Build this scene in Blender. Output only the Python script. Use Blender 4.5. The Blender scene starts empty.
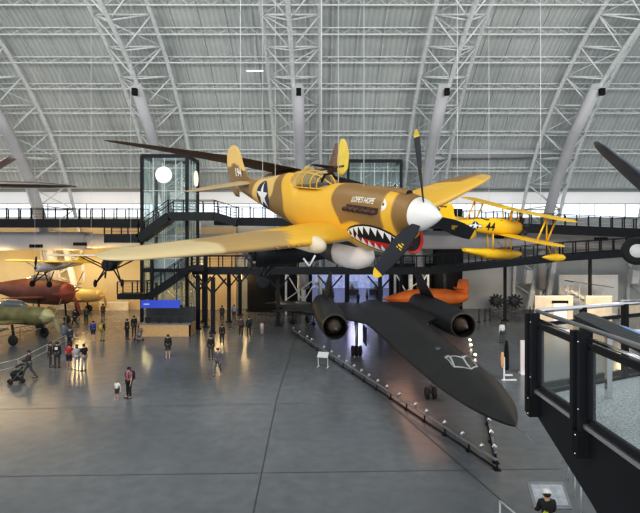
import bpy, bmesh, math, random
from mathutils import Vector as V, Matrix as M, Euler
random.seed(7)
PI = math.pi
F, H, CX, CY = 520.0, 8.8, 320.0, 236.0      # focal length in pixels, eye height, horizon
SC = bpy.context.scene
COL = SC.collection

def at(px, py, Y): return V(((px - CX) * Y / F, Y, H - (py - CY) * Y / F))
def fl(px, py, z=0.0):
    Y = F * (H - z) / (py - CY)
    return V(((px - CX) * Y / F, Y, z))

class MB:
    def __init__(s): s.v, s.f, s.m, s.s = [], [], [], []
    def add(s, vs, fs, mi=0, sm=False):
        o = len(s.v); s.v += [V(p) for p in vs]
        for f in fs:
            s.f.append([i + o for i in f]); s.m.append(mi); s.s.append(sm)
    def box(s, c, d, R=None, mi=0):
        c = V(c); x, y, z = d[0] / 2, d[1] / 2, d[2] / 2
        vs = [V((a * x, b * y, e * z)) for a in (-1, 1) for b in (-1, 1) for e in (-1, 1)]
        if R is not None: vs = [R @ p for p in vs]
        s.add([c + p for p in vs], [(0, 1, 3, 2), (4, 6, 7, 5), (0, 4, 5, 1), (2, 3, 7, 6), (0, 2, 6, 4), (1, 5, 7, 3)], mi)
        return s
    def bbox(s, a, b, mi=0):
        a, b = V(a), V(b); return s.box((a + b) / 2, b - a, None, mi)
    def bar(s, p, q, w, h=None, mi=0, up=(0, 0, 1)):
        p, q = V(p), V(q); h = h or w; d = (q - p); L = d.length
        if L < 1e-6: return s
        d = d / L; up = V(up)
        if abs(d.dot(up)) > .98: up = V((0, 1, 0))
        sd = d.cross(up).normalized(); u = sd.cross(d)
        vs = [c + sd * a * w / 2 + u * b * h / 2 for c in (p, q) for a, b in ((-1, -1), (1, -1), (1, 1), (-1, 1))]
        s.add(vs, [(0, 1, 2, 3), (7, 6, 5, 4), (0, 4, 5, 1), (1, 5, 6, 2), (2, 6, 7, 3), (3, 7, 4, 0)], mi); return s
    def tube(s, p, q, r, r2=None, n=8, mi=0):
        p, q = V(p), V(q); r2 = r if r2 is None else r2; d = (q - p)
        if d.length < 1e-6: return s
        d.normalize(); up = V((0, 0, 1)) if abs(d.z) < .9 else V((1, 0, 0))
        a = d.cross(up).normalized(); b = d.cross(a)
        ring = lambda c, rr: [c + (a * math.cos(2 * PI * i / n) + b * math.sin(2 * PI * i / n)) * rr for i in range(n)]
        s.loft([ring(p, r), ring(q, r2)], mi); return s
    def path(s, pts, r, n=6, mi=0):
        pts = [V(p) for p in pts]; rings = []
        for i, p in enumerate(pts):
            d = (pts[min(i + 1, len(pts) - 1)] - pts[max(i - 1, 0)]).normalized()
            up = V((0, 0, 1)) if abs(d.z) < .95 else V((1, 0, 0))
            a = d.cross(up).normalized(); b = d.cross(a); rr = r[i] if isinstance(r, (list, tuple)) else r
            rings.append([p + (a * math.cos(2 * PI * k / n) + b * math.sin(2 * PI * k / n)) * rr for k in range(n)])
        s.loft(rings, mi); return s
    def loft(s, rings, mi=0, sm=True, cap=True, closed=True):
        n = len(rings[0]); vs = [p for r in rings for p in r]; fs = []
        for i in range(len(rings) - 1):
            for k in range(n if closed else n - 1):
                k2 = (k + 1) % n; fs.append((i * n + k, i * n + k2, (i + 1) * n + k2, (i + 1) * n + k))
        s.add(vs, fs, mi, sm)
        if cap and closed:
            s.add(rings[0], [tuple(range(n))[::-1]], mi); s.add(rings[-1], [tuple(range(n))], mi)
        return s
    def lathe(s, prof, c=(0, 0, 0), ax=(0, 0, 1), n=16, mi=0, cap=True):
        c, ax = V(c), V(ax).normalized(); up = V((0, 0, 1)) if abs(ax.z) < .9 else V((1, 0, 0))
        a = ax.cross(up).normalized(); b = ax.cross(a)
        s.loft([[c + ax * t + (a * math.cos(2 * PI * k / n) + b * math.sin(2 * PI * k / n)) * max(r, 1e-4) for k in range(n)] for t, r in prof], mi, True, cap)
        return s
    def prism(s, poly, d, mi=0):
        n = len(poly); d = V(d); a = [V(p) for p in poly]
        s.add(a + [p + d for p in a], [tuple(range(n))[::-1], tuple(range(n, 2 * n))] + [(i, (i + 1) % n, n + (i + 1) % n, n + i) for i in range(n)], mi); return s
    def ell(s, c, r, n=14, m=9, R=None, mi=0):
        c = V(c); r = (r, r, r) if not hasattr(r, '__len__') else r; rings = []
        for j in range(m):
            t = -PI / 2 + PI * (j + .02) / (m - .96)
            ring = [V((r[0] * math.cos(t) * math.cos(2 * PI * k / n), r[1] * math.cos(t) * math.sin(2 * PI * k / n), r[2] * math.sin(t))) for k in range(n)]
            rings.append([c + (R @ p if R is not None else p) for p in ring])
        s.loft(rings, mi); return s
    def build(s, name, mats, parent=None, col=None, weld=True):
        me = bpy.data.meshes.new(name); me.from_pydata([tuple(p) for p in s.v], [], s.f)
        for p, m, q in zip(me.polygons, s.m, s.s): p.material_index = m; p.use_smooth = q
        if not isinstance(mats, (list, tuple)): mats = [mats]
        for m in mats: me.materials.append(m)
        bm = bmesh.new(); bm.from_mesh(me)
        if weld: bmesh.ops.remove_doubles(bm, verts=bm.verts, dist=1e-5)
        bmesh.ops.recalc_face_normals(bm, faces=bm.faces); bm.to_mesh(me); bm.free()
        if col:
            ca = me.color_attributes.new('Col', 'FLOAT_COLOR', 'POINT')
            for i, v in enumerate(me.vertices):
                c = col(v.co); ca.data[i].color = (c[0], c[1], c[2], 1)
        o = bpy.data.objects.new(name, me); COL.objects.link(o)
        if parent: o.parent = parent
        return o

def tag(o, label, cat, group=None, kind=None):
    o['label'] = label; o['category'] = cat
    if group: o['group'] = group
    if kind: o['kind'] = kind
    return o
def thing(name, label, cat, loc=(0, 0, 0), rot=(0, 0, 0), group=None):
    o = bpy.data.objects.new(name, None); COL.objects.link(o); o.empty_display_size = .2
    o.location = loc; o.rotation_euler = rot if hasattr(rot, '__len__') else (0, 0, rot)
    return tag(o, label, cat, group)
def struct(o, label=None):
    o['kind'] = 'structure'
    if label: o['label'] = label
    return o

# ---------------------------------------------------------------- materials
def mat(name, c, rough=.5, metal=0., var=.12, scale=3., emit=0., ec=None, alpha=None, trans=0., spec=None):
    m = bpy.data.materials.new(name); m.use_nodes = True; nt = m.node_tree; b = nt.nodes['Principled BSDF']
    b.inputs['Roughness'].default_value = rough; b.inputs['Metallic'].default_value = metal
    if spec is not None: b.inputs['Specular IOR Level'].default_value = spec
    c4 = (c[0], c[1], c[2], 1)
    if var > 0:
        tc = nt.nodes.new('ShaderNodeTexCoord'); no = nt.nodes.new('ShaderNodeTexNoise'); no.inputs['Scale'].default_value = scale; no.inputs['Detail'].default_value = 4
        cr = nt.nodes.new('ShaderNodeValToRGB'); cr.color_ramp.elements[0].position = .3; cr.color_ramp.elements[1].position = .7
        cr.color_ramp.elements[0].color = tuple(x * (1 - var) for x in c) + (1,); cr.color_ramp.elements[1].color = tuple(min(1, x * (1 + var)) for x in c) + (1,)
        nt.links.new(tc.outputs['Object'], no.inputs['Vector']); nt.links.new(no.outputs['Fac'], cr.inputs['Fac']); nt.links.new(cr.outputs['Color'], b.inputs['Base Color'])
    else: b.inputs['Base Color'].default_value = c4
    if emit:
        b.inputs['Emission Color'].default_value = tuple(ec or c) + (1,); b.inputs['Emission Strength'].default_value = emit
    if trans: b.inputs['Transmission Weight'].default_value = trans; b.inputs['IOR'].default_value = 1.1
    if alpha is not None: b.inputs['Alpha'].default_value = alpha
    return m
def painted(name, rough=.45, var=.08):
    m = bpy.data.materials.new(name); m.use_nodes = True; nt = m.node_tree; b = nt.nodes['Principled BSDF']; b.inputs['Roughness'].default_value = rough
    at_ = nt.nodes.new('ShaderNodeAttribute'); at_.attribute_name = 'Col'
    no = nt.nodes.new('ShaderNodeTexNoise'); no.inputs['Scale'].default_value = 2.5; no.inputs['Detail'].default_value = 5
    tc = nt.nodes.new('ShaderNodeTexCoord'); nt.links.new(tc.outputs['Object'], no.inputs['Vector'])
    mr = nt.nodes.new('ShaderNodeMapRange'); mr.inputs['To Min'].default_value = 1 - var; mr.inputs['To Max'].default_value = 1 + var
    nt.links.new(no.outputs['Fac'], mr.inputs['Value'])
    mx = nt.nodes.new('ShaderNodeVectorMath'); mx.operation = 'SCALE'
    nt.links.new(at_.outputs['Color'], mx.inputs[0]); nt.links.new(mr.outputs['Result'], mx.inputs['Scale']); nt.links.new(mx.outputs[0], b.inputs['Base Color'])
    return m
def glass(name, tint=(.8, .9, .92), a=.22, rough=.05):
    m = bpy.data.materials.new(name); m.use_nodes = True; nt = m.node_tree
    for n in list(nt.nodes):
        if n.type != 'OUTPUT_MATERIAL': nt.nodes.remove(n)
    out = [n for n in nt.nodes if n.type == 'OUTPUT_MATERIAL'][0]
    tr = nt.nodes.new('ShaderNodeBsdfTransparent'); tr.inputs['Color'].default_value = tuple(tint) + (1,)
    gl = nt.nodes.new('ShaderNodeBsdfPrincipled'); gl.inputs['Base Color'].default_value = tuple(tint) + (1,); gl.inputs['Roughness'].default_value = rough
    mx = nt.nodes.new('ShaderNodeMixShader'); lw = nt.nodes.new('ShaderNodeLayerWeight'); pw = nt.nodes.new('ShaderNodeMath'); pw.operation = 'POWER'; pw.inputs[1].default_value = 3.5; nt.links.new(lw.outputs['Facing'], pw.inputs[0]); fr = nt.nodes.new('ShaderNodeMath'); fr.operation = 'MULTIPLY'; fr.inputs[1].default_value = .45; nt.links.new(pw.outputs[0], fr.inputs[0])
    ad = nt.nodes.new('ShaderNodeMath'); ad.operation = 'ADD'; ad.inputs[1].default_value = a
    nt.links.new(fr.outputs[0], ad.inputs[0]); nt.links.new(ad.outputs[0], mx.inputs[0]); nt.links.new(tr.outputs[0], mx.inputs[1]); nt.links.new(gl.outputs[0], mx.inputs[2]); nt.links.new(mx.outputs[0], out.inputs[0])
    return m

K = {}
def mk(n, *a, **k): K[n] = mat(n, *a, **k)
mk('steel_grey', (.52, .54, .54), .55); mk('steel_light', (.68, .70, .70), .5); mk('black_steel', (.010, .012, .016), .5, spec=.25); mk('black_matte', (.010, .010, .011), .8, spec=.2)
mk('white_wall', (.74, .74, .73), .7, var=.05); mk('grey_wall', (.50, .51, .51), .7, var=.08, scale=.4); mk('beige_wall', (.54, .44, .29), .8, var=.06, scale=.5)
mk('white_paint', (.88, .87, .86), .35, var=.04); mk('chrome', (.75, .76, .78), .18, 1., var=0); mk('alu', (.55, .56, .58), .35, .8)
mk('duct', (.50, .50, .52), .5, var=.06, scale=.6); mk('rubber', (.015, .015, .015), .7); mk('wood_light', (.55, .36, .18), .5, scale=6)
mk('sr_black', (.021, .021, .023), .50, var=.3, scale=.7); mk('sr_metal', (.15, .12, .10), .5, .4, var=.25); mk('navy', (.020, .024, .045), .45)
mk('prop_black', (.018, .020, .028), .4, var=.2); mk('yellow_tip', (.85, .55, .04), .45); mk('yellow_n3n', (.84, .50, .02), .38, var=.06); mk('orange', (.85, .22, .03), .45, var=.12, scale=1.2)
mk('red', (.62, .03, .025), .5); mk('white', (.85, .84, .80), .5, var=.03); mk('black', (.01, .01, .012), .5, var=0); mk('star_blue', (.02, .025, .06), .5); mk('tank_grey', (.86, .78, .74), .38, var=.06)
mk('exhaust', (.10, .055, .04), .6, .3, var=.4, scale=14); mk('sand', (.78, .44, .055), .45); mk('beige_fairing', (.78, .66, .48), .45)
mk('brown_wood', (.13, .065, .03), .45, var=.4, scale=5); mk('olive', (.15, .14, .06), .5, var=.3, scale=1.5); mk('tan', (.50, .36, .14), .5, var=.15); mk('maroon', (.11, .035, .02), .55, var=.25, scale=1.)
mk('dark_grey', (.05, .052, .056), .5); mk('mid_grey', (.22, .23, .24), .5); mk('navy_sea', (.075, .09, .11), .5, var=.3); mk('silver_grey', (.42, .38, .36), .4)
mk('sign_blue', (.05, .09, .55), .5, var=0, emit=.12, ec=(.06, .12, .75)); mk('lamp_warm', (1, .85, .6), .4, var=0, emit=9, ec=(1, .8, .55)); mk('lamp_white', (1, 1, 1), .4, var=0, emit=1.6, ec=(1, .97, .92)); mk('disc_light', (1, .95, .8), .4, var=0, emit=.9, ec=(1, .90, .62))
mk('window_glow', (.9, .95, 1), .4, var=.06, scale=.25, emit=1.25, ec=(.80, .88, 1.0)); mk('white_added_glow', (.8, .8, .8), .5, var=.05, scale=.2, emit=.28, ec=(1, .97, .96)); mk('panel_warm_glow', (.72, .63, .50), .6, var=.15, scale=1.2, emit=.04, ec=(1, .68, .28))  # wall band and exhibit panels get added emission in place of light on them
mk('screen', (.4, .42, .45), .3, var=.2, scale=8); mk('carpet_speckle', (.38, .40, .41), .9, var=.45, scale=45); mk('blue_trim', (.25, .42, .75), .4); mk('back_blue_glow', (.55, .6, .8), .7, var=.35, scale=1.5, emit=.28, ec=(.6, .65, 1.))
K['glass'] = glass('clear_glass', (.93, .97, .97), .03); K['tower_glass'] = glass('tower_glass', (.80, .88, .88), .10); K['cockpit_glass'] = glass('cockpit_glass', (.80, .84, .80), .10); K['dark_glass'] = mat('dark_glass', (.10, .11, .12), .1, var=0)
K['camo'] = painted('camouflage_paint', .42)
# ---------------------------------------------------------------- room shell
YC, AO, BO = 26.0, 38.5, 32.5
def ellip(t, a, b): return (YC + a * math.cos(t), b * math.sin(t))
def floor_material():
    m = bpy.data.materials.new('polished_concrete'); m.use_nodes = True; nt = m.node_tree; b = nt.nodes['Principled BSDF']
    tc = nt.nodes.new('ShaderNodeTexCoord'); n1 = nt.nodes.new('ShaderNodeTexNoise'); n1.inputs['Scale'].default_value = .22; n1.inputs['Detail'].default_value = 6
    n2 = nt.nodes.new('ShaderNodeTexNoise'); n2.inputs['Scale'].default_value = 1.7; n2.inputs['Detail'].default_value = 8
    nt.links.new(tc.outputs['Object'], n1.inputs['Vector']); nt.links.new(tc.outputs['Object'], n2.inputs['Vector'])
    mx = nt.nodes.new('ShaderNodeMath'); mx.operation = 'MULTIPLY'; nt.links.new(n1.outputs['Fac'], mx.inputs[0]); nt.links.new(n2.outputs['Fac'], mx.inputs[1])
    cr = nt.nodes.new('ShaderNodeValToRGB'); cr.color_ramp.elements[0].position = .12; cr.color_ramp.elements[1].position = .42
    cr.color_ramp.elements[0].color = (.140, .152, .164, 1); cr.color_ramp.elements[1].color = (.185, .198, .212, 1)
    nt.links.new(mx.outputs[0], cr.inputs['Fac']); nt.links.new(cr.outputs['Color'], b.inputs['Base Color'])
    mr = nt.nodes.new('ShaderNodeMapRange'); mr.inputs['To Min'].default_value = .21; mr.inputs['To Max'].default_value = .27; nt.links.new(n2.outputs['Fac'], mr.inputs['Value']); nt.links.new(mr.outputs['Result'], b.inputs['Roughness'])
    bp = nt.nodes.new('ShaderNodeBump'); bp.inputs['Strength'].default_value = .008; bp.inputs['Distance'].default_value = .2; nt.links.new(n2.outputs['Fac'], bp.inputs['Height']); nt.links.new(bp.outputs['Normal'], b.inputs['Normal'])
    return m
def roof_material():
    m = bpy.data.materials.new('corrugated_roof_panel'); m.use_nodes = True; nt = m.node_tree; b = nt.nodes['Principled BSDF']; b.inputs['Roughness'].default_value = .6
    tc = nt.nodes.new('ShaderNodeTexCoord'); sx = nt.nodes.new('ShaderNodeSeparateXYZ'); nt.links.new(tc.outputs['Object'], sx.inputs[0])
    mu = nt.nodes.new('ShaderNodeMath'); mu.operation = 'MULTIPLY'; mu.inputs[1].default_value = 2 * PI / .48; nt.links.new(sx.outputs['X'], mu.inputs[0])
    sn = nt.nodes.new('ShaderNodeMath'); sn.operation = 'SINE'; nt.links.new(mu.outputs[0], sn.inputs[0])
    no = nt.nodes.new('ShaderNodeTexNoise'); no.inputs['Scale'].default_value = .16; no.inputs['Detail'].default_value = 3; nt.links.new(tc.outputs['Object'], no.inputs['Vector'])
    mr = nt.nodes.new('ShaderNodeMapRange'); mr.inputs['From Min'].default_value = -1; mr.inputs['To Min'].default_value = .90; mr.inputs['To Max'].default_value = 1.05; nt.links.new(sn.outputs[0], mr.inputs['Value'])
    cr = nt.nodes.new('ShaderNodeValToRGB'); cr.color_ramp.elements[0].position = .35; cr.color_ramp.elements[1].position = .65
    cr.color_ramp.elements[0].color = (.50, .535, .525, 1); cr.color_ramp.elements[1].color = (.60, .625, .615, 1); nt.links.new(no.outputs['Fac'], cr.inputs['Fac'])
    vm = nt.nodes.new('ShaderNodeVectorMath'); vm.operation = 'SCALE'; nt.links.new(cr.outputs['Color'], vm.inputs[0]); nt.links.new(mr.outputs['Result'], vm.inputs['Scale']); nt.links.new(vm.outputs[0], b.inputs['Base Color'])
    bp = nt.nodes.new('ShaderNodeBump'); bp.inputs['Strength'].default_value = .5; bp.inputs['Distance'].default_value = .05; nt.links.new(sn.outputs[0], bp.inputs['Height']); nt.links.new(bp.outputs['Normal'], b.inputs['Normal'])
    return m
XL, XR, WY = -62, 66, 63.0
mb = MB(); mb.bbox((XL, -6, -.3), (XR, 92, 0)); struct(mb.build('floor', floor_material()), 'polished grey concrete hangar floor')
mb = MB(); t0 = math.asin(14.5 / BO); ts = [t0 + (1.85 - t0) * i / 60 for i in range(61)]
mb.loft([[V((x, *ellip(t, AO, BO))) for x in (XL, XR)] for t in ts], 0, True, False, False)
mb.loft([[V((x, *ellip(t, AO + .3, BO + .3))) for x in (XL, XR)] for t in ts], 0, True, False, False)
y0 = ellip(t0, AO, BO)[0]; mb.bbox((XL, y0, 14.5), (XR, WY + .3, 14.7))
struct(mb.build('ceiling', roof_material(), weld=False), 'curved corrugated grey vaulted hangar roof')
# far wall with the window strip and the doorway into the next hall
ox0, ox1, oz = at(311, 0, WY).x, at(389, 0, WY).x, 4.6
mb = MB(); mb.bbox((XL, WY, 0), (ox0, WY + .3, 11.0)); mb.bbox((ox1, WY, 0), (XR, WY + .3, 11.0)); mb.bbox((ox0, WY, oz), (ox1, WY + .3, 11.0)); mb.bbox((XL, WY, 14.1), (XR, WY + .3, 14.6))
struct(mb.build('wall_back', K['grey_wall']), 'grey wall along the back of the hangar')
xs = [XL] + [-33, -28.3, -19, -14.1, -4.85, 0, 9.5, 14, 23.3, 27.7, 37, 42] + [XR]
for i in range(len(xs) - 1):
    mb = MB(); mb.bbox((xs[i] + .1, WY + .05, 11.0), (xs[i + 1] - .1, WY + .12, 12.7))
    w = struct(mb.build('window_%d' % (i + 1), K['window_glow']))
    fm = MB(); n = max(2, int((xs[i + 1] - xs[i]) / 1.6))
    for k in range(n + 1):
        x = xs[i] + (xs[i + 1] - xs[i]) * k / n; fm.bar((x, WY + .02, 11.0), (x, WY + .02, 12.7), .06, .07)
    for z in (11.0, 12.7): fm.bar((xs[i], WY + .02, z), (xs[i + 1], WY + .02, z), .07, .12)
    fm.build('window_frame', K['steel_grey'], w)
    mb = MB(); mb.bbox((xs[i], WY, 12.72), (xs[i + 1], WY + .1, 14.1)); struct(mb.build('window_%d' % (i + 31), K['white_added_glow']), 'white wall band with added glow above the window strip')  # lit white wall band, brightness added as emission; not a window
# next hall seen through the doorway
mb = MB(); mb.bbox((ox0 - 6, 88, 0), (ox1 + 6, 88.3, 9)); struct(mb.build('wall_next_hall', K['back_blue_glow']))  # emission added to this wall for the brightness of the hall beyond
mb = MB(); mb.bbox((ox0 - 6.3, WY + .3, 0), (ox0 - 6, 88, 9)); mb.bbox((ox1 + 6, WY + .3, 0), (ox1 + 6.3, 88, 9)); mb.bbox((ox0 - 6, WY + .3, 9), (ox1 + 6, 88, 9.2)); struct(mb.build('wall_next_hall_side', K['mid_grey']))
# beige gallery wall at the left under the walkways
mb = MB(); mb.bbox((XL, 62.2, 0), (at(236, 0, 62).x, 62.7, 9.9)); struct(mb.build('wall_gallery', K['beige_wall']), 'warm lit beige gallery wall under the walkway')
# roof trusses
def roof_truss(x1, x2, label):
    root = bpy.data.objects.new('roof_truss', None); COL.objects.link(root); struct(root, label); xm = (x1 + x2) / 2
    tt = [.0 + 1.95 * i / 58 for i in range(59)]
    o = lambda x, t, a, b: V((x, *ellip(t, a, b)))
    A = (36.6, 31.1); B = (34.2, 28.6)
    for x, ab, r in ((x1, A, .2), (x2, A, .2), (xm, B, .2)):
        MB().path([o(x, t, *ab) for t in tt], r, 8).build('chord', K['steel_light'], root)
    web = MB(); N = 20; T = [1.95 * i / N for i in range(N + 1)]
    for i in range(N):
        t, u, h = T[i], T[i + 1], (T[i] + T[i + 1]) / 2
        for x in (x1, x2):
            web.tube(o(x, t, *A), o(xm, h, *B), .07, n=6); web.tube(o(xm, h, *B), o(x, u, *A), .07, n=6)
        web.tube(o(x1, t, *A), o(x2, t, *A), .09, n=6)
        if i % 2: web.tube(o(x1, t, *A), o(x2, u, *A), .06, n=6)
        else: web.tube(o(x2, t, *A), o(x1, u, *A), .06, n=6)
    web.build('webbing', K['steel_light'], root)
    return root
TR = [(-47, -42.3), (-33, -28.3), (-19, -14.1), (-4.85, 0), (9.5, 14), (23.3, 27.7), (37, 41.7)]
TN = ['far left', 'left', 'second left', 'central', 'second right', 'right', 'far right']
for (a, b), n in zip(TR, TN): roof_truss(a, b, '%s arched steel roof truss' % n)
for k, py in enumerate((-34, -3, 28, 57, 84, 109, 131, 150, 168)):       # purlins between the arches
    best = min((abs(CY - F * (ellip(t, 37.6, 31.8)[1] - H) / ellip(t, 37.6, 31.8)[0] - py), t) for t in [i / 400 for i in range(120, 640)])[1]
    y, z = ellip(best, 37.6, 31.8); y2, z2 = ellip(best, 36.7, 30.9)
    p = MB(); p.tube((XL, y, z), (XR, y, z), .07, n=6); p.tube((XL, y2, z2), (XR, y2, z2), .075, n=6)
    x = XL; d = .9
    while x < XR - d:
        p.bar((x, y, z), (x + d, y2, z2), .032); p.bar((x + d, y2, z2), (x + 2 * d, y, z), .032); x += 2 * d
    struct(p.build('roof_purlin', K['steel_light'], weld=False), 'horizontal lattice purlin under the roof')
rib = MB(); x = -60.
while x < 64:
    rib.path([V((x, *ellip(t, 38.3, 32.3))) for t in ts[::3]], .055, 4); x += 2.35
struct(rib.build('roof_rib', K['steel_light'], weld=False), 'thin ribs running up the roof panels')
def air_duct(pts, r, label): struct(MB().path(pts, r, 14).build('air_duct', K['duct']), label)
for x, lab in ((-30.6, 'left'), (-16.6, 'second left'), (-2.0, 'central'), (11.2, 'second right'), (25.0, 'right')):
    air_duct([V((x + .3 * (i == 0), *ellip(t, 33.6, 28.4))) for i, t in enumerate([.10, .25, .4, .55, .72, .90])], .52, '%s round white duct on the roof truss' % lab)
    q = MB(); y, z = ellip(.90, 33.2, 28.0); q.box((x + .1, y - .35, z - .3), (.42, .4, .6)); struct(q.build('duct_nozzle', K['black_matte']), '%s dark air nozzle of the duct' % lab)
air_duct([at(436, 154, 57), at(470, 154, 57), at(552, 153, 57)], .5, 'horizontal round white duct between right trusses')
# long rectangular supply duct along the wall between the decks
du = thing('wall_duct', 'long white boxed air duct with dark grilles between the two walkways', 'duct', (0, 58, 0))
def duct_run(px0, px1, py0, py1, nm):
    m = MB(); a, b = at(px0, py1, 58), at(px1, py0, 58); h = b.z - a.z; r = h / 2
    sec = [(-.9 + .9 * (1 - abs(c) ** 3) * -.35, c) for c in (-1, -.8, -.4, 0, .4, .8, 1)]
    m.loft([[V((x, s[0], a.z + r + r * s[1])) for s in sec] + [V((x, .9, a.z + h)), V((x, .9, a.z))] for x in (a.x, b.x)], 0, True); m.build('duct_panel', K['duct'], du)
duct_run(-60, 89, 232, 250, 'l'); duct_run(420, 700, 231, 249, 'r'); duct_run(89, 420, 234, 248, 'm')
for px, py in ((36, 246), (80, 244), (500, 237), (601, 239), (655, 239)):
    g = MB(); c = at(px, py, 56.75) - V((0, 58, 0))
    for k in range(5): g.box(c + V((-.6 + .3 * k, 0, 0)), (.24, .08, .34))
    g.build('grille', K['black_matte'], du)
for a, b in ((at(52, 248, 60.5), at(63, 309, 60.5)), (at(66, 250, 60.5), at(80, 309, 60.5)), (at(540, 250, 60.5), at(529, 309, 60.5)), (at(556, 250, 60.5), at(546, 309, 60.5))):
    struct(MB().bar(a, b, .55, .45).build('truss_leg', K['steel_light']), 'pale steel foot of a roof truss')
# floor joints
mb = MB()
def line(p, q, w=.04, z=.004):
    p, q = V(p), V(q); d = (q - p).normalized(); s = V((-d.y, d.x, 0)) * w / 2
    mb.add([V((a.x, a.y, z)) for a in (p - s, p + s, q + s, q - s)], [(0, 1, 2, 3)])
line(fl(-30, 410), fl(470, 400)); line(fl(-30, 477), fl(560, 469)); line(fl(252, 520), fl(277, 398)); line(fl(277, 398), fl(300, 322), .04); line(fl(330, 352), fl(503, 502), .05); line(fl(420, 300), fl(640, 408), .05); line(fl(-10, 372), fl(310, 366), .04)
struct(mb.build('floor_joint', mat('joint_sealant', (.055, .057, .06), .6, var=.1)), 'dark joints in the concrete floor')
# ---------------------------------------------------------------- aircraft helpers
def interp(tab, x):
    """monotone cubic through rows (x, a, b, ...) sorted by x"""
    n = len(tab)
    if x <= tab[0][0]: return list(tab[0][1:])
    if x >= tab[-1][0]: return list(tab[-1][1:])
    i = max(k for k in range(n - 1) if tab[k][0] <= x); h = tab[i + 1][0] - tab[i][0]; t = (x - tab[i][0]) / h; out = []
    for c in range(1, len(tab[0])):
        s = [(tab[k + 1][c] - tab[k][c]) / (tab[k + 1][0] - tab[k][0]) for k in range(n - 1)]
        def tang(k):
            if k == 0: return s[0]
            if k == n - 1: return s[-1]
            return 0. if s[k - 1] * s[k] <= 0 else 2 * s[k - 1] * s[k] / (s[k - 1] + s[k])
        a, b, m0, m1 = tab[i][c], tab[i + 1][c], tang(i) * h, tang(i + 1) * h
        out.append(a * (2 * t**3 - 3 * t**2 + 1) + m0 * (t**3 - 2 * t**2 + t) + b * (-2 * t**3 + 3 * t**2) + m1 * (t**3 - t**2))
    return out
AFU = [(0, 0), (.012, .17), (.04, .33), (.1, .47), (.2, .56), (.32, .585), (.45, .55), (.6, .44), (.78, .26), (.92, .10), (1, .01)]
AFL = [(.92, -.05), (.78, -.13), (.6, -.22), (.45, -.29), (.32, -.33), (.2, -.345), (.1, -.31), (.04, -.23), (.012, -.13)]
AF = AFU + AFL
def wing_rings(stn, n=24, sgn=1):
    """stn rows (span y, leading edge x, chord, z, thickness ratio); x forward positive"""
    y0, y1 = stn[0][0], stn[-1][0]; rings = []
    for i in range(n + 1):
        t = i / n; t = 1 - (1 - t) ** 1.6
        y = y0 + (y1 - y0) * t; le, c, z, th = interp(stn, y)
        rings.append([V((le - u * c, sgn * y, z + w * th * c)) for u, w in AF])
    return rings
def ring_se(x, hw, zt, zb, zm, n1, n2, N=48):
    r = []
    for k in range(N):
        a = 2 * PI * k / N; c, s = math.cos(a), math.sin(a); n = n1 if s >= 0 else n2; hh = (zt - zm) if s >= 0 else (zm - zb)
        r.append(V((x, hw * math.copysign(abs(c) ** (2 / n), c), zm + hh * math.copysign(abs(s) ** (2 / n), s))))
    return r
def text_polys(s, size, shear=0., bold=.0):
    cu = bpy.data.curves.new('tmp', 'FONT'); cu.body = s; cu.size = size; cu.shear = shear; cu.offset = bold; cu.align_x = 'CENTER'; cu.resolution_u = 3; cu.fill_mode = 'FRONT'
    o = bpy.data.objects.new('tmp', cu); COL.objects.link(o); dg = bpy.context.evaluated_depsgraph_get(); dg.update()
    me = bpy.data.meshes.new_from_object(o.evaluated_get(dg)); vs = [v.co.copy() for v in me.vertices]; fs = [tuple(p.vertices) for p in me.polygons]
    bpy.data.objects.remove(o); bpy.data.curves.remove(cu); bpy.data.meshes.remove(me); return vs, fs
def decal(name, polys, fn, mats, parent, maxlen=.05):
    """polys: list of (points2d or (verts, faces), material index); fn maps (u, v, layer) to a 3-D point"""
    allv, allf, ms = [], [], []
    for lay, (pp, mi) in enumerate(polys):
        bm = bmesh.new()
        if isinstance(pp, tuple): vs, fs = pp
        else: vs, fs = pp, [tuple(range(len(pp)))]
        bv = [bm.verts.new((p[0], p[1], 0)) for p in vs]
        for f in fs:
            try: bm.faces.new([bv[i] for i in f])
            except ValueError: pass
        bmesh.ops.triangulate(bm, faces=bm.faces)
        for _ in range(5):
            es = [e for e in bm.edges if e.calc_length() > maxlen]
            if not es: break
            bmesh.ops.subdivide_edges(bm, edges=es, cuts=1); bmesh.ops.triangulate(bm, faces=[f for f in bm.faces if len(f.verts) > 3])
        bm.verts.index_update(); o = len(allv)
        allv += [fn(v.co.x, v.co.y, mi) for v in bm.verts]
        for f in bm.faces: allf.append([v.index + o for v in f.verts]); ms.append(mi)
        bm.free()
    me = bpy.data.meshes.new(name); me.from_pydata([tuple(p) for p in allv], [], allf)
    for m in mats: me.materials.append(m)
    for p, m in zip(me.polygons, ms): p.material_index = m; p.use_smooth = True
    o = bpy.data.objects.new(name, me); COL.objects.link(o); o.parent = parent; return o
def star_poly(r, cx=0, cy=0, n=5, rot=PI / 2):
    return [(cx + (r if k % 2 == 0 else r * .382) * math.cos(rot + PI * k / n), cy + (r if k % 2 == 0 else r * .382) * math.sin(rot + PI * k / n)) for k in range(2 * n)]
def disc_poly(r, cx=0, cy=0, n=36, sy=1.): return [(cx + r * math.cos(2 * PI * k / n), cy + r * sy * math.sin(2 * PI * k / n)) for k in range(n)]
def cables(parent, pts, top=30., r=.012):
    """suspension wires from points of the aircraft (its own frame) up to the roof"""
    bpy.context.view_layer.update()
    mw = parent.matrix_world; inv = mw.inverted()
    for p in pts:
        w = mw @ V(p); top = 30.6 * math.sqrt(max(.1, 1 - ((w.y - 26) / 37) ** 2)); MB().tube(p, inv @ V((w.x, w.y, top)), r, n=5).build('suspension_cable', K['steel_light'], parent)
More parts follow.
